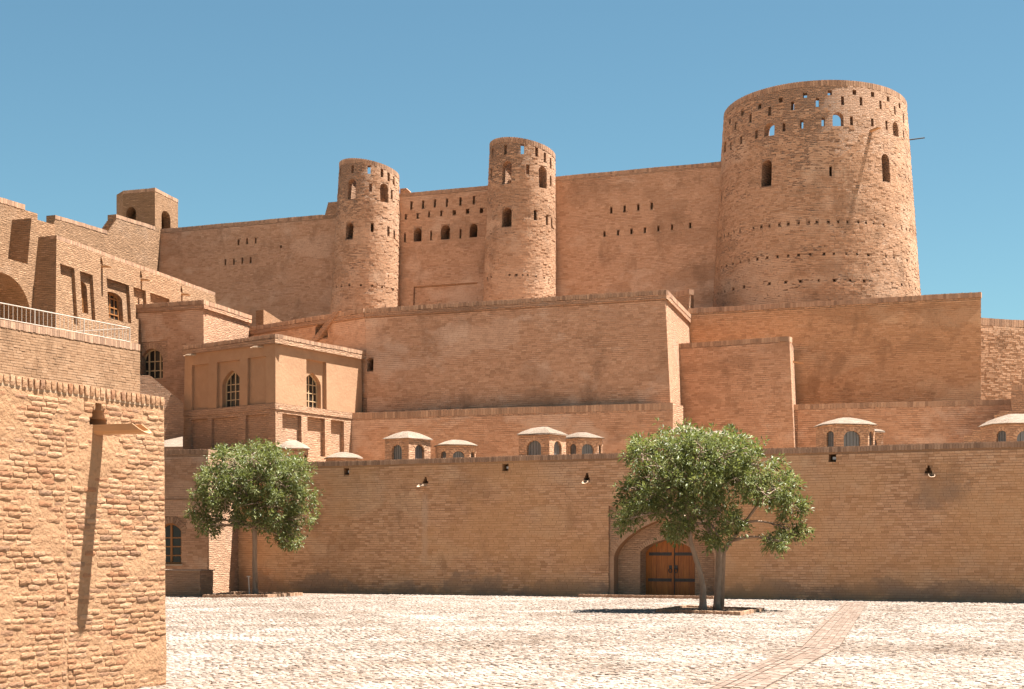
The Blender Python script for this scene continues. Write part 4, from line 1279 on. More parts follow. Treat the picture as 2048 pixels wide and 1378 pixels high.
# bricks of the face, one by one
course, bp0 = .0865, .228
rows = int((ZW - .21) / course)
openings.append((pa0, pa1, -1, zr))
def clip(a0, a1, z0, z1):
    for o0, o1, y0, y1 in openings:
        if z1 > y0 + .02 and z0 < y1 - .02 and a1 > o0 and a0 < o1:
            if a0 < o0 - .03: a1 = o0
            elif a1 > o1 + .03: a0 = o1
            else: return None
    return (a0, a1) if a1 - a0 > .03 else None
near, rest = [], []
for i in range(rows):
    z0 = .005 + i * course
    a = -5.5 + (bp0 / 2 if i % 2 else 0) + rng.uniform(-.03, .03)
    while a < 30.5:
        w = bp0 * rng.uniform(.82, 1.18)
        a0, a1 = a + .003, a + w - .003
        zc = z0 + course / 2 + .012 * mnoise.noise(Vector((a * .5, i * .35, 0))) + rng.uniform(-.003, .003)
        cl = clip(a0, a1, z0, z0 + course)
        if cl:
            a0, a1 = cl
            pr = .010 + rng.uniform(-.006, .010)
            c = LW.p((a0 + a1) / 2, zc, pr - .03)
            b = (c, LW.r3() * ((a1 - a0) / 2) + Vector((0, 0, rng.uniform(-.0025, .0025))), LW.n3() * .03 + Vector((0, 0, rng.uniform(-.002, .002))), Vector((0, 0, course / 2 - .0075 * rng.uniform(.5, 1.3))))
            u_ = CX + F * c.x / c.y
            (near if u_ < 2046 else rest).append((c.y, b))
        a += w
near.sort(key=lambda t: t[0])
one = near[:300]; rest = [b for _, b in near[300:]] + [b for _, b in rest]
pieces_obj('bricks', rest, M['lw_brick'], lw)
mes = []
for k in range(6):
    me = bpy.data.meshes.new('brick')
    jit = [tuple(c * (1 + rng.uniform(-.02, .02)) for c in p) for p in UNIT]
    me.from_pydata([(x * .105, y * .03, z * .0365) for x, y, z in jit], [], BOXF); me.materials.append(M['lw_brick'])
    at_ = me.attributes.new('tone', 'FLOAT', 'POINT'); at_.data.foreach_set('value', [0.0] * 8)
    mes.append(me)
rotz = math.atan2(LW.r.y, LW.r.x)
for _, b in one:
    o = bpy.data.objects.new('brick', mes[rng.randrange(6)]); o.location = b[0]
    o.rotation_euler = (0, rng.uniform(-.01, .01), rotz); o.scale = (b[1].length / .105, 1, 1)
    link(o, lw)
coping(lw, LW.p(-5.5, ZW), LW.p(33, ZW), .19, .098, proud=.02, deep=.5)

# floodlights in the square holes
for (u_, v_), lb in zip(lamps, ('small floodlight in a square wall hole beside the left tree', 'small floodlight in a square wall hole between the two wall spouts', 'small floodlight in a square wall hole right of the larger tree')):
    a_, z_ = LW.hit(u_ + 1.5, v_ - .5)
    fl = empty('floodlight', tuple(LW.p(a_, z_ - .07, -.2))); tag(fl, lb, 'floodlight', 'floodlights set into the courtyard wall')
    g = Geo(); g.box((0, 0, .06), LW.r3() * .075, LW.n3() * .04, Vector((0, 0, .055))); o = g.obj('housing', M['iron'], fl)
    g = Geo(); g.box(tuple(LW.n3() * .046 + Vector((0, 0, .063))), LW.r3() * .058, LW.n3() * .008, Vector((0, 0, .042))); o = g.obj('lens', M['lamp_lens'], fl)
    g = Geo(); g.box((0, 0, -.03), LW.r3() * .02, LW.n3() * .02, Vector((0, 0, .035))); g.obj('bracket', M['iron'], fl)

# door step
ds = [LW.p(pa0 - .35, 0, .0).xy, LW.p(pa0 - .35, 0, .02).xy]
s0, _ = LW.hit(1180, 1194); s1, _ = LW.hit(1447, 1199)
spoly = [LW.p(s0, 0, 1.0).xy, LW.p(s1, 0, 1.0).xy, LW.p(s1, 0, .012).xy, LW.p(s0, 0, .012).xy]
v, f = prism(spoly, spoly, .0, .1)
M['paver'] = brick_mat('paver_brick', (.42, .27, .17), (.35, .21, .13), (.25, .165, .11), .1, .2, seed=5, patch=.2, bump=.5)
o = mesh_obj('door_step', v, f, M['paver']); fix_normals(o.data); set_uv(o.data); tag(o, 'low brick step in front of the wooden door', 'step')
coping(o, LW.p(s0, .1, 1.0), LW.p(s1, .1, 1.0), .1, .11, deep=.3, top=.012, name='edge_bricks')

# ================================================================== CORNER BUILDING at the left end of the courtyard wall
k1 = gx(416, 64.6); k2 = gx(475.5, 67.3)
k0 = k1 + Vector((-.97, .243)) * 10
ZK = CH + (HZ - 899) / F * 64.6
kp2 = [k0, k1, k2 + (k2 - k1) * .3, k0 + (k2 - k1) * 1.3]
v, f = prism(offset_poly(kp2, [.04, .08, 0, 0]), kp2, 0, ZK)
cb_ = mesh_obj('corner_building', v, f, M['brick_low']); tag(cb_, 'brick corner building with an arched wooden window behind the left tree', 'building')
KW = Fr(k0, k1, .04 / ZK, ZK)
wc, wp = rect_px(KW, 318, 1046, 363, 1128, .22, 'seg', .80)
boolean(cb_, [[wc]])
a, w, z0, zs, rise = wp
window(cb_, KW, a, w, z0, zs, rise, 'seg', .2, nv=1, hs=[z0 + (zs - z0) * k for k in (.26, .53, .8)], fw=.07, bw=.05, mat=M['wood_win'], solid_v=(1,))
g = Geo(); g.box(KW.p(a, z0 - .04, .02), KW.r3() * (w / 2 + .06), KW.n3() * .07, Vector((0, 0, .035))); g.obj('window_sill', M['dome'], cb_)
arch_ring(cb_, KW, a, w, zs, rise, 'seg', .24, .02, .1, .1)
OPEN[id(KW)].append((a - w / 2 - .2, a + w / 2 + .2, zs - .05, zs + rise + .22))
brick_face(cb_, KW, 3, (k1 - k0).length, 0.0, ZK - .2, M['pb_ret'], course=.0865)
coping(cb_, (*k0, ZK), (*k1, ZK), .19, .1); coping(cb_, (*k1, ZK), (*kp2[2], ZK), .19, .1)
zl = KW.hit(345, 998)[1]
band(cb_, k0, k1, zl - .04, zl + .02, .05, .2, M['brick_low'], 'ledge')
band(cb_, k1, k2, 0, .17, .1, .2, M['brick_low'], 'foot_course')
# low brick box with a lid in front of it
lx1 = gx(399.5, 59.8)
bxp = [lx1 + Vector((-2.2, .5)), lx1, lx1 + Vector((.25, 1.3)), lx1 + Vector((-1.95, 1.8))]
zx = CH + (HZ - 1142) / F * 59.8
v, f = prism(bxp, bxp, 0, zx); bx_ = mesh_obj('brick_box', v, f, M['brick_low']); tag(bx_, 'low brick box with a flat lid under the arched window', 'box')
lid = offset_poly(bxp, [.06] * 4); v, f = prism(lid, lid, zx + .002, zx + .04); mesh_obj('lid', v, f, M['bark'], bx_)
M['dome_brick'] = brick_mat('pale_dome_brick', (.20, .15, .113), (.155, .112, .082), (.25, .20, .157), .075, .2, seed=23, patch=.8, bump=.5, streak=.5)
# small sunlit hood roof behind the corner building
hp0 = [gx(318, 68.2), gx(365.5, 68.0), gx(365.5, 69.4), gx(318, 69.6)]
zz0, zz1 = CH + (HZ - 893) / F * 68, CH + (HZ - 873) / F * 69.4
v, f = prism(hp0, hp0, 4.5, [zz0, zz0, zz1, zz1 - .2])
o = mesh_obj('skylight_hood', v, f, M['dome_brick']); tag(o, 'sloping pale hood roof between foreground wall and pavilion', 'skylight')

# ================================================================== SKYLIGHT TURRETS on the terrace
def chamf(c, half, ch, rot):
    pts = [(-half, -half + ch), (-half + ch, -half), (half - ch, -half), (half, -half + ch), (half, half - ch), (half - ch, half), (-half + ch, half), (-half, half - ch)] if ch > 0 else [(-half, -half), (half, -half), (half, half), (-half, half)]
    cs_, sn = math.cos(rot), math.sin(rot)
    return [Vector((c.x + x * cs_ - y * sn, c.y + x * sn + y * cs_)) for x, y in pts]
def turret(label, u, veave, vtop, Y, half, ch, rot, wfaces, ww=.55, bulge=0.0, z0=4.9):
    c = gx(u, Y); ze = CH + (HZ - veave) / F * Y; zt = CH + (HZ - vtop) / F * Y
    body = chamf(c, half, ch, R(rot))
    v, f = prism(body, body, z0, ze)
    t = empty('skylight_turret', (c.x, c.y, z0)); tag(t, label, 'skylight', 'skylight turrets on the terrace behind the courtyard wall')
    def ch_(o): o.parent = t; o.matrix_parent_inverse = Matrix.Translation(-t.location); return o
    b = mesh_obj('body', v, f, M['brick_low'])
    inn_ = chamf(c, half - .18, ch, R(rot)); cin_ = prism(inn_, inn_, z0 + .05, ze - .1)
    cuts = []; n = len(body)
    specs = []
    for i in wfaces:
        fr = Fr(body[i], body[(i + 1) % n])
        w = min(fr.L * .62, ww)
        top = ze - .26; rise = w * .42
        zb = z0 + .06
        cuts.append(cut_prism(fr, arch_outline(fr.L / 2, w, zb, top - rise, rise, 'round'), .3, .1)); specs.append((fr, w, zb, top - rise, rise))
    boolean(b, [[cin_], cuts]); ch_(b)
    for fr, w, zb, zs, rise in specs:
        a = fr.L / 2
        out = arch_outline(a, w, zb, zs, rise, 'round')
        vv = [fr.p(x, z, -.12) for x, z in out] + [fr.p(x, z, -.135) for x, z in out]; n_ = len(out)
        pane = mesh_obj('pane', vv, [tuple(range(n_)), tuple(reversed(range(n_, 2 * n_)))] + [(i, i + n_, (i + 1) % n_ + n_, (i + 1) % n_) for i in range(n_)], M['sky_glass']); ch_(pane)
        nb = 4 if w > .4 else 3
        for k in range(1, nb + 1):
            x = a - w / 2 + w * k / (nb + 1)
            zt_ = zs + rise * arch_h((x - a) / (w / 2), 'round')
            g = Geo(); g.tube([fr.p(x, zb, -.05), fr.p(x, zt_, -.05)], [.012] * 2, 5); ch_(g.obj('bar', M['iron'], None, uv=False))
        ch_(arch_ring(None, fr, a, w, zs, rise, 'round', .14, .004, .06, .08, mat=M['voussoir']))
    # roof: curved facets up to a point, thin eave
    prof = [(1.0, -.035), (1.0, .0), (.74, .42), (.46, .74), (.2, .94), (0.0, 1.0)]
    vs, fs = [], []
    ev = .09
    for (k, hk) in prof[:-1]:
        for p in body:
            d = (p - c); q_ = c + d * ((d.length + ev) / d.length) * k
            vs.append((q_.x + rng.uniform(-.018, .018), q_.y + rng.uniform(-.018, .018), ze + (hk * (zt - ze) if hk > 0 else hk) + rng.uniform(-.016, .016)))
    n = len(body)
    for i in range(len(prof) - 2):
        for j in range(n): fs.append((i * n + j, i * n + (j + 1) % n, (i + 1) * n + (j + 1) % n, (i + 1) * n + j))
    vs.append((c.x, c.y, zt)); L_ = (len(prof) - 2) * n
    for j in range(n): fs.append((L_ + j, L_ + (j + 1) % n, len(vs) - 1))
    fs.append(tuple(reversed(range(n))))
    ch_(mesh_obj('roof', vs, fs, M['dome_brick']))
    return t
def sky_glass():
    m, nt, b = nodes_mat('dusty_skylight_glass')
    b.inputs['Base Color'].default_value = (.16, .165, .17, 1); b.inputs['Roughness'].default_value = .25; b.inputs['Specular IOR Level'].default_value = .6
    return m
M['sky_glass'] = sky_glass()
turret('square skylight turret with two arched barred windows, first right of the pavilion', 815.5, 878, 862, 66.5, .65, 0, 51, (3, 0))
turret('low faceted skylight turret between the two square ones', 911, 891.5, 879.5, 66.0, .74, .3, 12, (0, 1, 2), .46)
turret('tallest square skylight turret in the middle of the terrace', 1085, 869.5, 853.5, 63.5, .67, 0, 60, (3, 0), .62)
turret('faceted skylight turret touching the right side of the tallest square one', 1163, 877, 864.5, 65.5, .72, .3, 18, (0, 1, 2), .5)
turret('skylight turret roof peeping over the larger tree, left of the pair', 1371, 864, 852, 64.5, .6, .22, 20, (0, 1, 2), .45)
turret('skylight turret roof peeping over the larger tree, right of the pair', 1436, 874, 861, 62.0, .7, .28, 20, (0, 1, 2), .45)
turret('wide faceted skylight turret right of the larger tree', 1690, 851, 835.5, 60.5, .93, .34, 4, (0, 1, 2, 3), .6)
turret('small skylight turret half hidden behind the wide faceted one', 1735, 864, 857, 63.5, .45, 0, 10, (0,), .4)
turret('rightmost skylight turret cut by the right edge of the photo', 2032, 850, 827.5, 58.5, 1.05, .4, 4, (0, 1, 2, 3), .75)
turret('domed skylight turret peeping over the left tree', 585, 898, 880, 67.7, .6, .24, 15, (1, 2, 3), .4)
turret('lowest skylight turret with only its roof above the coping, left of the square one', 687, 916, 904, 66.8, .66, .26, 15, (1,), .4)
# ================================================================== FOREGROUND WALL, brick by brick
FGr = Vector((.385, .923)).normalized()
FGC = gx(331, 20.78)
FG = Fr(FGC - FGr * 8, r=FGr, tb=.0104, zref=0)
ZFG = 3.62
M['fg_brick'] = piece_mat('foreground_brick', [(.305, .168, .09), (.355, .202, .114), (.26, .138, .072), (.38, .226, .134), (.32, .18, .098), (.275, .13, .066), (.225, .13, .078)], patch=(.32, .178, .097), bump=.012, fine=22, patch_amt=.3)
M['fg_mortar'] = piece_mat('foreground_mud_mortar', [(.325, .185, .10), (.325, .185, .10)], patch=(.275, .148, .075), bump=.02, fine=16, patch_amt=.5)
M['fg_core'] = plain_mat('foreground_core', (.38, .235, .14), (.32, .19, .11), 6)
v, f = slab(FG, [(-34, 0), (8, 0), (8, ZFG - .02), (-34, ZFG - .02)], .6)
fg = mesh_obj('foreground_wall', v, f, M['fg_core'])
tag(fg, 'rough sunlit brick wall in the left foreground with a spout and its long shadow', 'wall')
hs_ = []
for u0, v0, u1, v1 in ((189.5, 806, 202, 820.5), (183.5, 820.5, 206, 836), (177.5, 836, 212, 851)):
    a0, _ = FG.hit(u0, (v0 + v1) / 2); a1, _ = FG.hit(u1, (v0 + v1) / 2); um = (u0 + u1) / 2
    hs_.append((a0, a1, FG.hit(um, v1)[1], FG.hit(um, v0)[1]))
(x20, x21, y20, y21), (x10, x11, y10, y11), (x00, x01, y00, y01) = hs_
y10 = y01; y20 = y11
ol = [(x00, y00), (x01, y00), (x01, y01), (x11, y01), (x11, y11), (x21, y11), (x21, y21), (x20, y21), (x20, y11), (x10, y11), (x10, y01), (x00, y01)]
boolean(fg, [[cut_prism(FG, ol, .45)]])
fg_holes = [(x00, x01, y00, y01), (x10, x11, y01, y11), (x20, x21, y11, y21)]
def in_hole(a0, a1, z0, z1):
    return any(a1 > h[0] and a0 < h[1] and z1 > h[2] and z0 < h[3] for h in fg_holes)
# mortar skin with lumps of smeared mud
S0, S1, dS = 1.6, 8.0, .024
na, nz_ = int((S1 - S0) / dS), int((ZFG - .13) / dS)
vv, ff, idx = [], [], {}
def skin_d(a, z):
    n1 = mnoise.noise(Vector((a * 1.3, z * 1.6, 4.0))); n2 = mnoise.noise(Vector((a * 6, z * 9, 1.0))); n3 = mnoise.noise(Vector((a * 16, z * 22, 2.0)))
    return .0095 + .010 * max(0, n1) * 1.6 + .003 * n2 + .003 * n3
for j in range(nz_ + 1):
    for i in range(na + 1):
        a, z = S0 + (S1 - S0) * i / na, (ZFG - .13) * j / nz_
        vv.append(tuple(FG.p(a, z, max(.003, skin_d(a, z)))))
for j in range(nz_):
    for i in range(na):
        a, z = S0 + (S1 - S0) * (i + .5) / na, (ZFG - .13) * (j + .5) / nz_
        if in_hole(a - .005, a + .005, z - .005, z + .005): continue
        k = j * (na + 1) + i
        ff.append((k, k + 1, k + na + 2, k + na + 1))
np_mesh('mud_mortar', np.array(vv), np.array(ff), M['fg_mortar'], fg, np.zeros(len(vv)), False, True)
# bricks
def fg_brick(w, h, d, rn):
    NX, NZ = 5, 4
    vs = []
    for j in range(NZ):
        for i in range(NX):
            x = -w / 2 + w * i / (NX - 1); z = -h / 2 + h * j / (NZ - 1)
            edge = (i in (0, NX - 1)) + (j in (0, NZ - 1))
            y = -d + (.0035 if edge == 1 else .007 if edge == 2 else 0) + rn.uniform(-.0016, .0016)
            if edge == 2: x *= .985; z *= .93
            vs.append((x + rn.uniform(-.005, .005), y, z + rn.uniform(-.003, .003)))
    fs = [(j * NX + i, j * NX + i + 1, (j + 1) * NX + i + 1, (j + 1) * NX + i) for j in range(NZ - 1) for i in range(NX - 1)]
    rim = [i for i in range(NX)] + [j * NX + NX - 1 for j in range(1, NZ)] + [(NZ - 1) * NX + i for i in range(NX - 2, -1, -1)] + [j * NX for j in range(NZ - 2, 0, -1)]
    o = len(vs); m = len(rim)
    for k in rim: vs.append((vs[k][0] * 1.02, .03, vs[k][2] * 1.02))
    for k in range(m): fs.append((rim[(k + 1) % m], rim[k], o + k, o + (k + 1) % m))
    return vs, fs
crs, bl = .0625, .245
a_cr = FG.hit(130, 1000)[0]
lst = []
nrow = int((ZFG - .13) / crs)
for i in range(nrow):
    z0 = .004 + i * crs
    zc = z0 + crs / 2
    a = 8.0 - (0.0 if i % 2 else bl / 2)
    edge = 8.0
    while edge > 1.8:
        w = bl * rng.uniform(.82, 1.12)
        if edge == 8.0 and i % 2: w = bl * .52
        a0, a1 = edge - w, edge
        crx = a_cr + .12 * mnoise.noise(Vector((0, zc * 1.7, 9)))
        if a0 < crx < a1 and zc < 3.0:                      # the old vertical joint
            if a1 - crx > .06: lst.append((crx + .012, a1, zc, i))
            if crx - a0 > .06: lst.append((a0, crx - .012, zc, i))
        else: lst.append((a0, a1, zc, i))
        edge = a0
vis, hid = [], []
for a0, a1, zc, i in lst:
    if in_hole(a0 + .012, a1 - .012, zc - crs * .35, zc + crs * .35): 
        for h in fg_holes:                                   # cut bricks at the stepped mouth
            if h[2] < zc < h[3]:
                if a0 < h[0] - .05: vis.append((a0, h[0], zc, i))
                if a1 > h[1] + .05: vis.append((h[1], a1, zc, i))
        continue
    p = FG.p((a0 + a1) / 2, zc); u_ = CX + F * p.x / p.y; v_ = HZ - F * (zc - CH) / p.y
    (vis if -6 < u_ < 335 and v_ < 1380 else hid).append((a0, a1, zc, i))
vis.sort(key=lambda b: FG.p((b[0] + b[1]) / 2, b[2]).y - (b[1] - b[0]) * 6)
variants = []
for k in range(14):
    vs, fs = fg_brick(bl - .016, crs - .009, rng.uniform(.0145, .020), rng)
    me = bpy.data.meshes.new('brick'); me.from_pydata(vs, [], fs); me.materials.append(M['fg_brick'])
    t_ = me.attributes.new('tone', 'FLOAT', 'POINT'); t_.data.foreach_set('value', [0.0] * len(vs)); variants.append(me)
frot = math.atan2(FGr.y, FGr.x)
def jit(zc, a): return .014 * mnoise.noise(Vector((a * .9, zc * 1.2, 3)))
for a0, a1, zc, i in vis[:300]:
    am = (a0 + a1) / 2
    o = bpy.data.objects.new('brick', rng.choice(variants))
    o.location = FG.p(am, zc + jit(zc, am), rng.uniform(-.008, .006)); o.rotation_euler = (rng.uniform(-.05, .05), rng.uniform(-.025, .025), frot + rng.uniform(-.02, .02))
    o.scale = ((a1 - a0 - .016) / (bl - .016), 1, 1 + rng.uniform(-.06, .05))
    link(o, fg)
g = Geo(); tone = []
for a0, a1, zc, i in vis[300:] + hid:
    vs, fs = fg_brick(a1 - a0 - .016, crs - .009, rng.uniform(.0145, .020), rng)
    am = (a0 + a1) / 2
    mt = Matrix.Translation(FG.p(am, zc + jit(zc, am), rng.uniform(-.008, .006))) @ Matrix.Rotation(frot + rng.uniform(-.02, .02), 4, 'Z') @ Matrix.Rotation(rng.uniform(-.05, .05), 4, 'X') @ Matrix.Rotation(rng.uniform(-.025, .025), 4, 'Y')
    g.add([mt @ Vector(p) for p in vs], fs); tone += [rng.random()] * len(vs)
o = np_mesh('bricks', np.array(g.v), np.array(g.f), M['fg_brick'], fg, np.array(tone), True, False)
# soldier coping, brick by brick
k = 0; a = 8.0
ph, hh = .101, .112
svar = []
for q_ in range(8):
    vs, fs = fg_brick(ph - .022, hh, .03, rng)
    me = bpy.data.meshes.new('coping_brick'); me.from_pydata(vs, [], fs); me.materials.append(M['fg_brick'])
    t_ = me.attributes.new('tone', 'FLOAT', 'POINT'); t_.data.foreach_set('value', [0.0] * len(vs)); svar.append(me)
M['fg_pale'] = plain_mat('pale_coping_mortar', (.40, .27, .17), (.33, .21, .128), 12, bump=.01)
v, f = slab(FG, [(-34, ZFG - .135), (8, ZFG - .135), (8, ZFG), (-34, ZFG)], .55, .012)
mesh_obj('coping_bed', v, f, M['fg_pale'], fg); 
while a > 1.8:
    am = a - ph / 2
    o = bpy.data.objects.new('coping_brick', rng.choice(svar)); o.location = FG.p(am, ZFG - hh / 2 + .004 + rng.uniform(-.006, .006), rng.uniform(-.004, .006))
    o.rotation_euler = (rng.uniform(-.04, .04), rng.uniform(-.05, .05), frot); o.scale = (rng.uniform(.9, 1.06), 1, rng.uniform(.94, 1.05)); link(o, fg)
    a -= ph
spout(fg, FG, (x00 + x01) / 2 - .005, y00 - .118, .74, .2, .118, -.004, M['spout'])

# ================================================================== PAVING of the courtyard
M['cobble'] = piece_mat('cobble', [(.19, .147, .117), (.245, .197, .162), (.14, .104, .08), (.295, .245, .207), (.205, .16, .129), (.10, .072, .055)], patch=(.15, .102, .07), bump=.01, fine=30, patch_amt=.55, pale=(.29, .248, .212), off=7.)
GL = [Vector((11.1, 53.2)), Vector((5.35, 28.8)), Vector((2.85, 20.6)), Vector((.1, 11.5))]      # brick gutter centre line
def seg_d(px, py, a, b):
    d = b - a; t = np.clip(((px - a.x) * d.x + (py - a.y) * d.y) / d.length_squared, 0, 1)
    return np.hypot(px - a.x - t * d.x, py - a.y - t * d.y)
px_, py_ = .128, .098
th = math.atan2(LW.r.y, LW.r.x) + R(6)
ii, jj = np.meshgrid(np.arange(-400, 400), np.arange(-430, 430))
gx_ = (ii + .5 * (jj % 2)) * px_; gy_ = jj * py_
gx_ = gx_ + nrng.normal(0, .024, gx_.shape) + .05 * np.sin(gy_ * .9); gy_ = gy_ + nrng.normal(0, .02, gy_.shape) + .10 * np.sin(gx_ * .55 + 1) + .05 * np.sin(gx_ * 1.7)
X = gx_ * math.cos(th) - gy_ * math.sin(th) + 3; Yg = gx_ * math.sin(th) + gy_ * math.cos(th) + 38
X, Yg = X.ravel(), Yg.ravel()
U_ = CX + F * X / np.maximum(Yg, 1)
keep = (Yg > 16.5) & (np.abs(X) < .3103 * Yg + 2.6)
lwd = (X - LW.P0.x) * LW.n.x + (Yg - LW.P0.y) * LW.n.y
keep &= lwd > .10
fgd = (X - FG.P0.x) * FG.n.x + (Yg - FG.P0.y) * FG.n.y; fga = (X - FG.P0.x) * FG.r.x + (Yg - FG.P0.y) * FG.r.y
keep &= ~((fgd < .06) & (fga < 8.1))
kd = (X - k1.x) * KW.n.x + (Yg - k1.y) * KW.n.y
keep &= kd > .15
gd = np.minimum.reduce([seg_d(X, Yg, GL[i], GL[i + 1]) for i in range(3)])
keep &= gd > .35 + .06 * nrng.random(X.shape)
def inpoly(poly):
    c = np.ones(X.shape, bool); n = len(poly)
    for i in range(n):
        a, b = Vector(poly[i][:2]), Vector(poly[(i + 1) % n][:2]); c &= ((b.x - a.x) * (Yg - a.y) - (b.y - a.y) * (X - a.x)) > -.06
    return c
PITR = [Vector((5.9, 42.6)), Vector((7.0, 45.7)), Vector((5.0, 47.9)), Vector((3.9, 44.8))]
PITL = [gx(404, 58.4), gx(535, 58.6), gx(606, 61.2), gx(468, 62.6)]
for pl_ in (PITR, PITL, [tuple(p) for p in spoly], bxp): keep &= ~inpoly(pl_)
X, Yg = X[keep], Yg[keep]
nC = len(X)
hx = px_ / 2 * nrng.uniform(.6, 1.08, nC); hy = py_ / 2 * nrng.uniform(.6, 1.08, nC); hz = nrng.uniform(.008, .02, nC)
ro = th + nrng.normal(0, .3, nC)
und = .02 * np.sin(X * .31 + .5) * np.sin(Yg * .23)
sx = np.array([-1, 1, 1, -1, -1, 1, 1, -1, 0]); sy = np.array([-1, -1, 1, 1, -1, -1, 1, 1, 0]); kin = np.array([1, 1, 1, 1, .68, .68, .68, .68, 0])
zk = np.array([-.06, -.06, -.06, -.06, 1, 1, 1, 1, 1.28])
lx = hx[:, None] * sx * kin * nrng.uniform(.86, 1.12, (nC, 9)); ly = hy[:, None] * sy * kin * nrng.uniform(.86, 1.12, (nC, 9))
lz = np.where(zk < 0, -.01, hz[:, None] * zk * nrng.uniform(.8, 1.2, (nC, 9)) + und[:, None] * 0.0)
VX = X[:, None] + lx * np.cos(ro)[:, None] - ly * np.sin(ro)[:, None]; VY = Yg[:, None] + lx * np.sin(ro)[:, None] + ly * np.cos(ro)[:, None]
T = np.array([(0, 1, 5), (0, 5, 4), (1, 2, 6), (1, 6, 5), (2, 3, 7), (2, 7, 6), (3, 0, 4), (3, 4, 7), (4, 5, 8), (5, 6, 8), (6, 7, 8), (7, 4, 8)])
uu = CX + F * X / Yg; vvv = HZ + F * CH / Yg
inview = (uu > 335) & (uu < 2044) & (vvv < 1376)
order = np.argsort(np.where(inview, Yg, 1e9)); single = set(order[:300].tolist())
mask = np.ones(nC, bool); mask[order[:300]] = False
Vall = np.stack([VX, VY, lz], -1)
tone_c = nrng.random(nC)
Fm = (T[None] + (np.arange(mask.sum()) * 9)[:, None, None]).reshape(-1, 3)
np_mesh('cobbles', Vall[mask].reshape(-1, 3), Fm, M['cobble'], ground, np.repeat(tone_c[mask], 9), True)
for k in order[:300]:
    me = bpy.data.meshes.new('cobble'); c0_ = np.array([X[k], Yg[k], 0])
    me.from_pydata([tuple(p) for p in (Vall[k] - c0_)], [], [tuple(t) for t in T]); me.materials.append(M['cobble'])
    t_ = me.attributes.new('tone', 'FLOAT', 'POINT'); t_.data.foreach_set('value', [0.0] * 9)
    o = bpy.data.objects.new('cobble', me); o.location = c0_; link(o, ground)
# brick gutter
M['gutter'] = piece_mat('gutter_brick', [(.155, .108, .082), (.125, .085, .063), (.205, .156, .124), (.14, .098, .073)], patch=(.125, .083, .059), patch_amt=.5, bump=.006)
boxes = []
for i in range(3):
    a, b = GL[i], GL[i + 1]; L_ = (b - a).length; d = (b - a) / L_; n = Vector((d.y, -d.x))
    for c in range(7):
        off = (c - 3) * .104 + rng.uniform(-.01, .01); s_ = rng.uniform(-.2, 0) - .25
        while s_ < L_ + .25:
            ln = .215 * rng.uniform(.9, 1.1); p = a + d * (s_ + ln / 2) + n * off
            other = min([(p - (GL[j] + (GL[j + 1] - GL[j]) * max(0, min(1, (p - GL[j]).dot(GL[j + 1] - GL[j]) / (GL[j + 1] - GL[j]).length_squared)))).length for j in range(3) if j < i] or [9])
            if (p.x - LW.P0.x) * LW.n.x + (p.y - LW.P0.y) * LW.n.y > .02 and other > .5:
                hz_ = .012 + .018 * abs(off) / .4 + rng.uniform(-.003, .004)
                boxes.append((Vector((p.x, p.y, hz_ / 2 - .004)), Vector((n.x, n.y, 0)) * .046, Vector((d.x, d.y, 0)) * (ln / 2 - .007), Vector((0, 0, hz_ / 2 + .004))))
            s_ += ln
gut = pieces_obj('brick_gutter', boxes, M['gutter'], None, False); gut['kind'] = 'structure'

# ================================================================== TREES and their brick-edged pits
def pit(name, label, poly, h=.1):
    e = empty(name, (poly[0].x, poly[0].y, 0)); tag(e, label, 'tree pit', 'brick edged tree pits')
    def ch_(o): o.parent = e; o.matrix_parent_inverse = Matrix.Translation(-e.location); return o
    ins = offset_poly(poly, [-.12] * 4)
    v, f = prism(ins, ins, -.02, .05); ch_(mesh_obj('soil', v, f, M['soil']))
    shared = None
    for i in range(4):
        a, b = poly[i], poly[(i + 1) % 4]; d = (b - a).normalized(); n = Vector((d.y, -d.x)); L_ = (b - a).length; k = int((L_ - .13) / .115)
        for j in range(k):
            p = a + d * ((j + .5) * (L_ - .13) / k) - n * .06
            if shared is None:
                g = Geo(); g.box((0, 0, h / 2), (.053, 0, 0), (0, .06, 0), (0, 0, h / 2)); o = g.obj('edge_brick', M['gutter2'], None, uv=False); shared = o.data
            else: o = link(bpy.data.objects.new('edge_brick', shared))
            o.parent = e; o.location = (p.x - poly[0].x, p.y - poly[0].y, rng.uniform(-.006, .006)); o.rotation_euler = (rng.uniform(-.03, .03), 0, math.atan2(d.y, d.x) + rng.uniform(-.03, .03))
    return e
M['gutter2'] = piece_mat('pit_edge_brick', [(.33, .195, .12), (.42, .27, .175), (.29, .165, .10), (.38, .235, .15)], patch_amt=.2)
pit('tree_pit', 'brick edged pit around the larger right tree', PITR)
pit('tree_pit', 'brick edged pit around the smaller left tree', PITL, .12)

def leaf_mat(name, c1, c2, c3):
    m, nt, b = nodes_mat(name)
    a = N(nt, 'ShaderNodeAttribute'); a.attribute_name = 'tone'
    cr = N(nt, 'ShaderNodeValToRGB'); el = cr.color_ramp.elements; el.new(.5)
    for e, p, c in zip(el, (0, .55, 1), (c1, c2, c3)): e.position = p; e.color = (*c, 1)
    nt.links.new(a.outputs['Fac'], cr.inputs[0]); nt.links.new(cr.outputs[0], b.inputs['Base Color'])
    b.inputs['Roughness'].default_value = .5; b.inputs['Specular IOR Level'].default_value = .35
    tr = N(nt, 'ShaderNodeBsdfTranslucent'); nt.links.new(mixc(nt, cr.outputs[0], (.22, .26, .03), .4), tr.inputs['Color'])
    ms = N(nt, 'ShaderNodeMixShader'); ms.inputs[0].default_value = .3
    nt.links.new(b.outputs[0], ms.inputs[1]); nt.links.new(tr.outputs[0], ms.inputs[2])
    nt.links.new(ms.outputs[0], nt.nodes['Material Output'].inputs['Surface'])
    return m
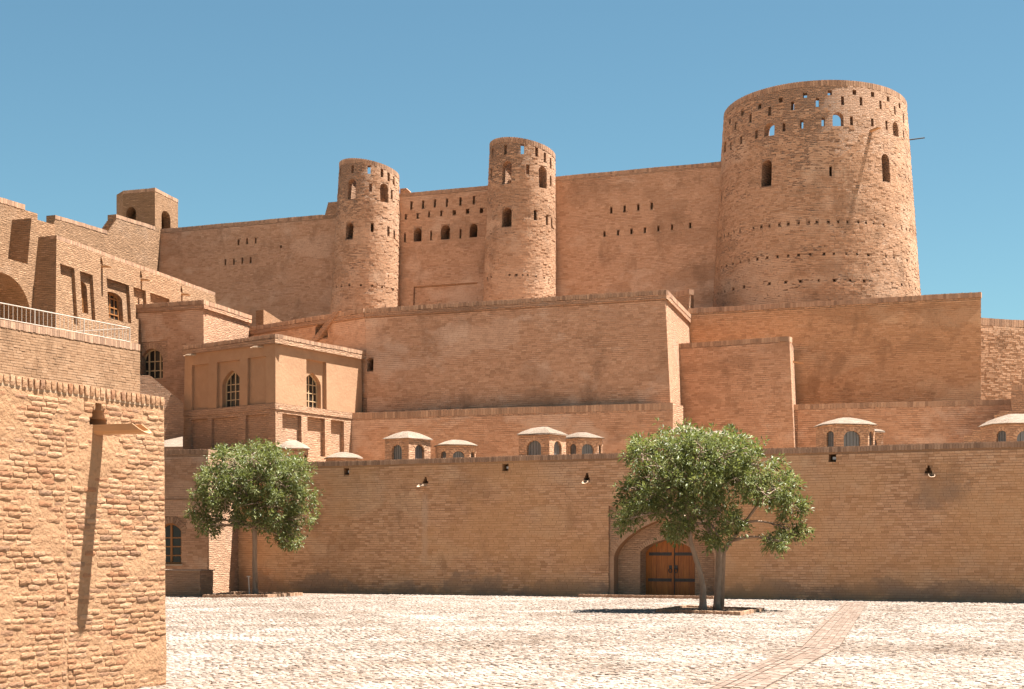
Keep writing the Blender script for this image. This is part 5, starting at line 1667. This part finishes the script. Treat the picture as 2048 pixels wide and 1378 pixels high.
M['leaf'] = leaf_mat('ash_leaf', (.062, .076, .021), (.145, .16, .05), (.255, .258, .11))

def bez(p0, p1, sag=0.0, n=6, wob=.05):
    p0, p1 = Vector(p0), Vector(p1); mid = (p0 + p1) / 2 + Vector((rng.uniform(-wob, wob), rng.uniform(-wob, wob), sag))
    return [p0 * (1 - t) ** 2 + mid * 2 * t * (1 - t) + p1 * t * t for t in [i / (n - 1) for i in range(n)]]

def tree(label, Y, trunks, fork_pts, lobes, depth, dens, leaf_len, holes=()):
    """trunks: [(pixel, pixel radius) ...] paths; lobes: (u, v, r) in pixels at distance Y, spread through the crown's depth"""
    base = at(trunks[0][0][0], HZ + CH * F / Y, Y)
    e = empty('ash_tree', (base.x, base.y, 0)); tag(e, label, 'tree', 'trees in the courtyard')
    def ch_(o): o.parent = e; o.matrix_parent_inverse = Matrix.Translation(-e.location); return o
    nodes = []
    for path in trunks:
        pts, rad = [], []
        for u, v_, r_, dy in path:
            p = at(u, v_, Y + dy); pts.append(p); rad.append(r_ * Y / F)
        # smooth the path
        P, Rd = [], []
        for i in range(len(pts) - 1):
            for k in range(4):
                t = k / 4; P.append(pts[i].lerp(pts[i + 1], t) + Vector((rng.uniform(-.008, .008), rng.uniform(-.008, .008), 0))); Rd.append(rad[i] + (rad[i + 1] - rad[i]) * t)
        P.append(pts[-1]); Rd.append(rad[-1])
        P[0].z = 0.0; Rd[0] *= 1.35
        g = Geo(); g.tube(P, Rd, 12); ch_(g.obj('trunk', M['bark'], None, True, uv=False))
    forks = [at(u, v_, Y + dy) for u, v_, dy in fork_pts]
    gb = Geo(); clusters = []
    uc = sum(l[0] for l in lobes) / len(lobes); hw = max(abs(l[0] - uc) for l in lobes)
    for (u, v_, r_) in lobes:
        k = max(.15, 1 - ((u - uc) / (hw * 1.08)) ** 2) ** .5
        offs = [-.62 * k * depth + rng.uniform(-.2, .2), rng.uniform(-.15, .15), .6 * k * depth + rng.uniform(-.2, .2)] if k > .55 else [rng.uniform(-.3, .3) - .15, rng.uniform(-.1, .4)]
        for dy in offs:
            jf = 0 if len(offs) < 3 else 9
            c = at(u + rng.uniform(-jf, jf), v_ + rng.uniform(-jf, jf) * .6, Y + dy); rm = r_ * Y / F
            f0 = min(forks, key=lambda q_: (q_ - c).length + (3 if q_.z > c.z + .4 else 0))
            pts = bez(f0, c, .12 if c.z > f0.z else .25, 8, .12)
            L_ = (c - f0).length
            gb.tube(pts, [max(.012, .042 * (1 - t / 7 * .75) * min(1.3, .5 + L_ / 3)) for t in range(8)], 6)
            for _ in range(6):
                d = Vector((rng.gauss(0, 1), rng.gauss(0, 1), rng.gauss(0, .8))).normalized() * rm * rng.uniform(.5, .95)
                tw = bez(pts[rng.choice((4, 5, 6, 7))], c + d, .04, 5, .05); gb.tube(tw, [.014, .011, .009, .007, .005], 4)
            clusters.append((c, rm, len(offs)))
    ch_(gb.obj('branches', M['bark'], None, True, uv=False))
    # leaf sprays
    C, D = [], []
    for c, rm, no in clusters:
        # sub-clumps give the lobe an uneven surface with dark gaps
        ns = max(4, int(8.5 * (rm / .6) ** 2))
        for _ in range(ns):
            d = Vector((rng.gauss(0, 1), rng.gauss(0, 1), rng.gauss(.12, .9))).normalized()
            sc_ = c + Vector((d.x, d.y, d.z * .86)) * rm * rng.uniform(.5, .98)
            sr = rng.uniform(.17, .33)
            for _ in range(int(dens * rng.uniform(.7, 1.2))):
                q_ = Vector((rng.gauss(0, .5), rng.gauss(0, .5), rng.gauss(0, .42))) * sr
                C.append(sc_ + q_); D.append((d * .9 + q_.normalized() * .8 + Vector((0, 0, .15))).normalized())
    C, D = np.array(C), np.array(D); nS = len(C); K = 7
    base_ = np.repeat(C, K, 0); out = np.repeat(D, K, 0)
    rv = nrng.normal(0, 1, base_.shape); rv /= np.linalg.norm(rv, axis=1, keepdims=True)
    dr_ = out * .6 + rv * .9 + np.array([0, 0, -.22]); dr_ /= np.linalg.norm(dr_, axis=1, keepdims=True)
    base_ = base_ + rv * .05
    up = np.array([0, 0, 1.0]) + nrng.normal(0, .55, base_.shape)
    side = np.cross(dr_, up); side /= np.linalg.norm(side, axis=1, keepdims=True) + 1e-9
    nor = np.cross(side, dr_)
    ln = leaf_len * nrng.uniform(.65, 1.2, (len(base_), 1)); wd = ln * nrng.uniform(.13, .19, ln.shape)
    p0 = base_; p1 = base_ + dr_ * ln * .5 + side * wd + nor * ln * .04; p2 = base_ + dr_ * ln - nor * ln * .1; p3 = base_ + dr_ * ln * .5 - side * wd + nor * ln * .04
    Vv = np.stack([p0, p1, p2, p3], 1)
    ok = np.ones(len(Vv), bool)
    for (hu, hv, hr) in holes:
        uu_ = CX + F * p0[:, 0] / p0[:, 1]; vv_ = HZ - F * (p0[:, 2] - CH) / p0[:, 1]
        ok &= ~(((uu_ - hu) ** 2 + (vv_ - hv) ** 2 < hr * hr) & (nrng.random(len(p0)) < .9))
    Vv = Vv[ok]
    nl = len(Vv); tone_ = np.clip(np.repeat(nrng.normal(.45, .22, nS), K)[ok] + nrng.normal(0, .1, nl), 0, 1)
    o = np_mesh('crown', Vv.reshape(-1, 3), np.arange(nl * 4).reshape(-1, 4), M['leaf'], None, np.repeat(tone_, 4))
    ch_(o); print('leaves', nl)
    return e

tree('larger courtyard tree with twin trunks and wide dark crown before the door', 45.6,
     [[(1435, 1220, 8.5, .3), (1437, 1165, 8, .3), (1440, 1108, 8, .3), (1430, 1085, 5, .3), (1412, 1050, 4, .2)],
      [(1441, 1112, 5.5, .3), (1462, 1082, 4, .2), (1490, 1045, 2.8, .1), (1525, 995, 3, 0)],
      [(1408, 1220, 5.6, -.2), (1407, 1175, 5.2, -.2), (1396, 1130, 5, -.2), (1381, 1085, 4.4, -.1), (1376, 1030, 4.5, 0), (1368, 970, 3, 0)],
      [(1402, 1220, 5, -.1), (1405, 1185, 5, -.15), (1406, 1170, 5, -.2)]],
     [(1430, 1085, .3), (1412, 1050, .2), (1462, 1082, .2), (1490, 1045, .1), (1376, 1030, 0), (1368, 975, 0), (1525, 995, 0)],
     [(1292, 905, 40), (1345, 895, 44), (1400, 900, 46), (1455, 903, 46), (1508, 928, 46), (1556, 972, 42), (1588, 1022, 30), (1258, 985, 32), (1262, 1040, 24), (1300, 955, 42), (1350, 955, 48),
      (1405, 960, 48), (1462, 958, 46), (1515, 985, 36), (1385, 1022, 44), (1330, 1012, 38), (1582, 1062, 28), (1552, 1080, 20), (1440, 1018, 34), (1425, 1068, 24), (1360, 1058, 30), (1300, 1000, 30), (1470, 1050, 20)],
     1.9, 11.5, .145, holes=((1508, 1030, 22), (1535, 1045, 16), (1478, 1075, 14), (1405, 1090, 12), (1290, 1030, 9)))
tree('smaller courtyard tree with a single straight trunk in front of the corner building', 60.6,
     [[(511, 1192, 6, 0), (509, 1130, 5, 0), (510, 1062, 4.6, 0), (512, 1010, 4.5, 0), (516, 960, 3, 0)],
      [(511, 1045, 4, 0), (498, 1000, 3, -.2), (486, 965, 2, -.3)]],
     [(510, 1055, 0), (512, 1010, 0), (516, 965, 0), (498, 1000, -.2)],
     [(455, 925, 36), (500, 912, 36), (548, 918, 40), (588, 945, 36), (425, 965, 36), (470, 965, 42), (520, 960, 44), (570, 975, 42), (608, 995, 32), (405, 1000, 30), (450, 1008, 36), (500, 1012, 38),
      (550, 1020, 40), (595, 1035, 32), (405, 1035, 26), (425, 1052, 22), (525, 1046, 26), (478, 1040, 20), (585, 1066, 18), (580, 1085, 10), (560, 1050, 22)],
     1.7, 8.4, .15, holes=((455, 1050, 12), (466, 1062, 10), (562, 1022, 7), (607, 1062, 9)))
g = Geo(); p0 = at(499, 1190, 59.6); p1 = at(497, 1153, 59.6); p0.z = 0
g.tube([p0, p1], [.022, .02], 6); g.tube([p1 + Vector((-.07, 0, 0)), p1 + Vector((.07, 0, 0))], [.02, .02], 6)
o = g.obj('metal_stake', M['white_metal'], None, uv=False); tag(o, 'thin pale metal stake beside the trunk of the smaller tree', 'stake')
# brick steps on the rail terrace
es = empty('brick_steps', tuple(at(158, 667, 66)));
es.location.z = ZR - .03
tag(es, 'small brick steps behind the railing at the gallery', 'steps')
for k in range(3):
    g = Geo(); g.box((k * .2, 0, .12 + .16 * k - .08 * k), (.3 - .05 * k, 0, 0), (0, .4, 0), (0, 0, .12 + .08 * k)); o = g.obj('step', M['brick_low'], es)
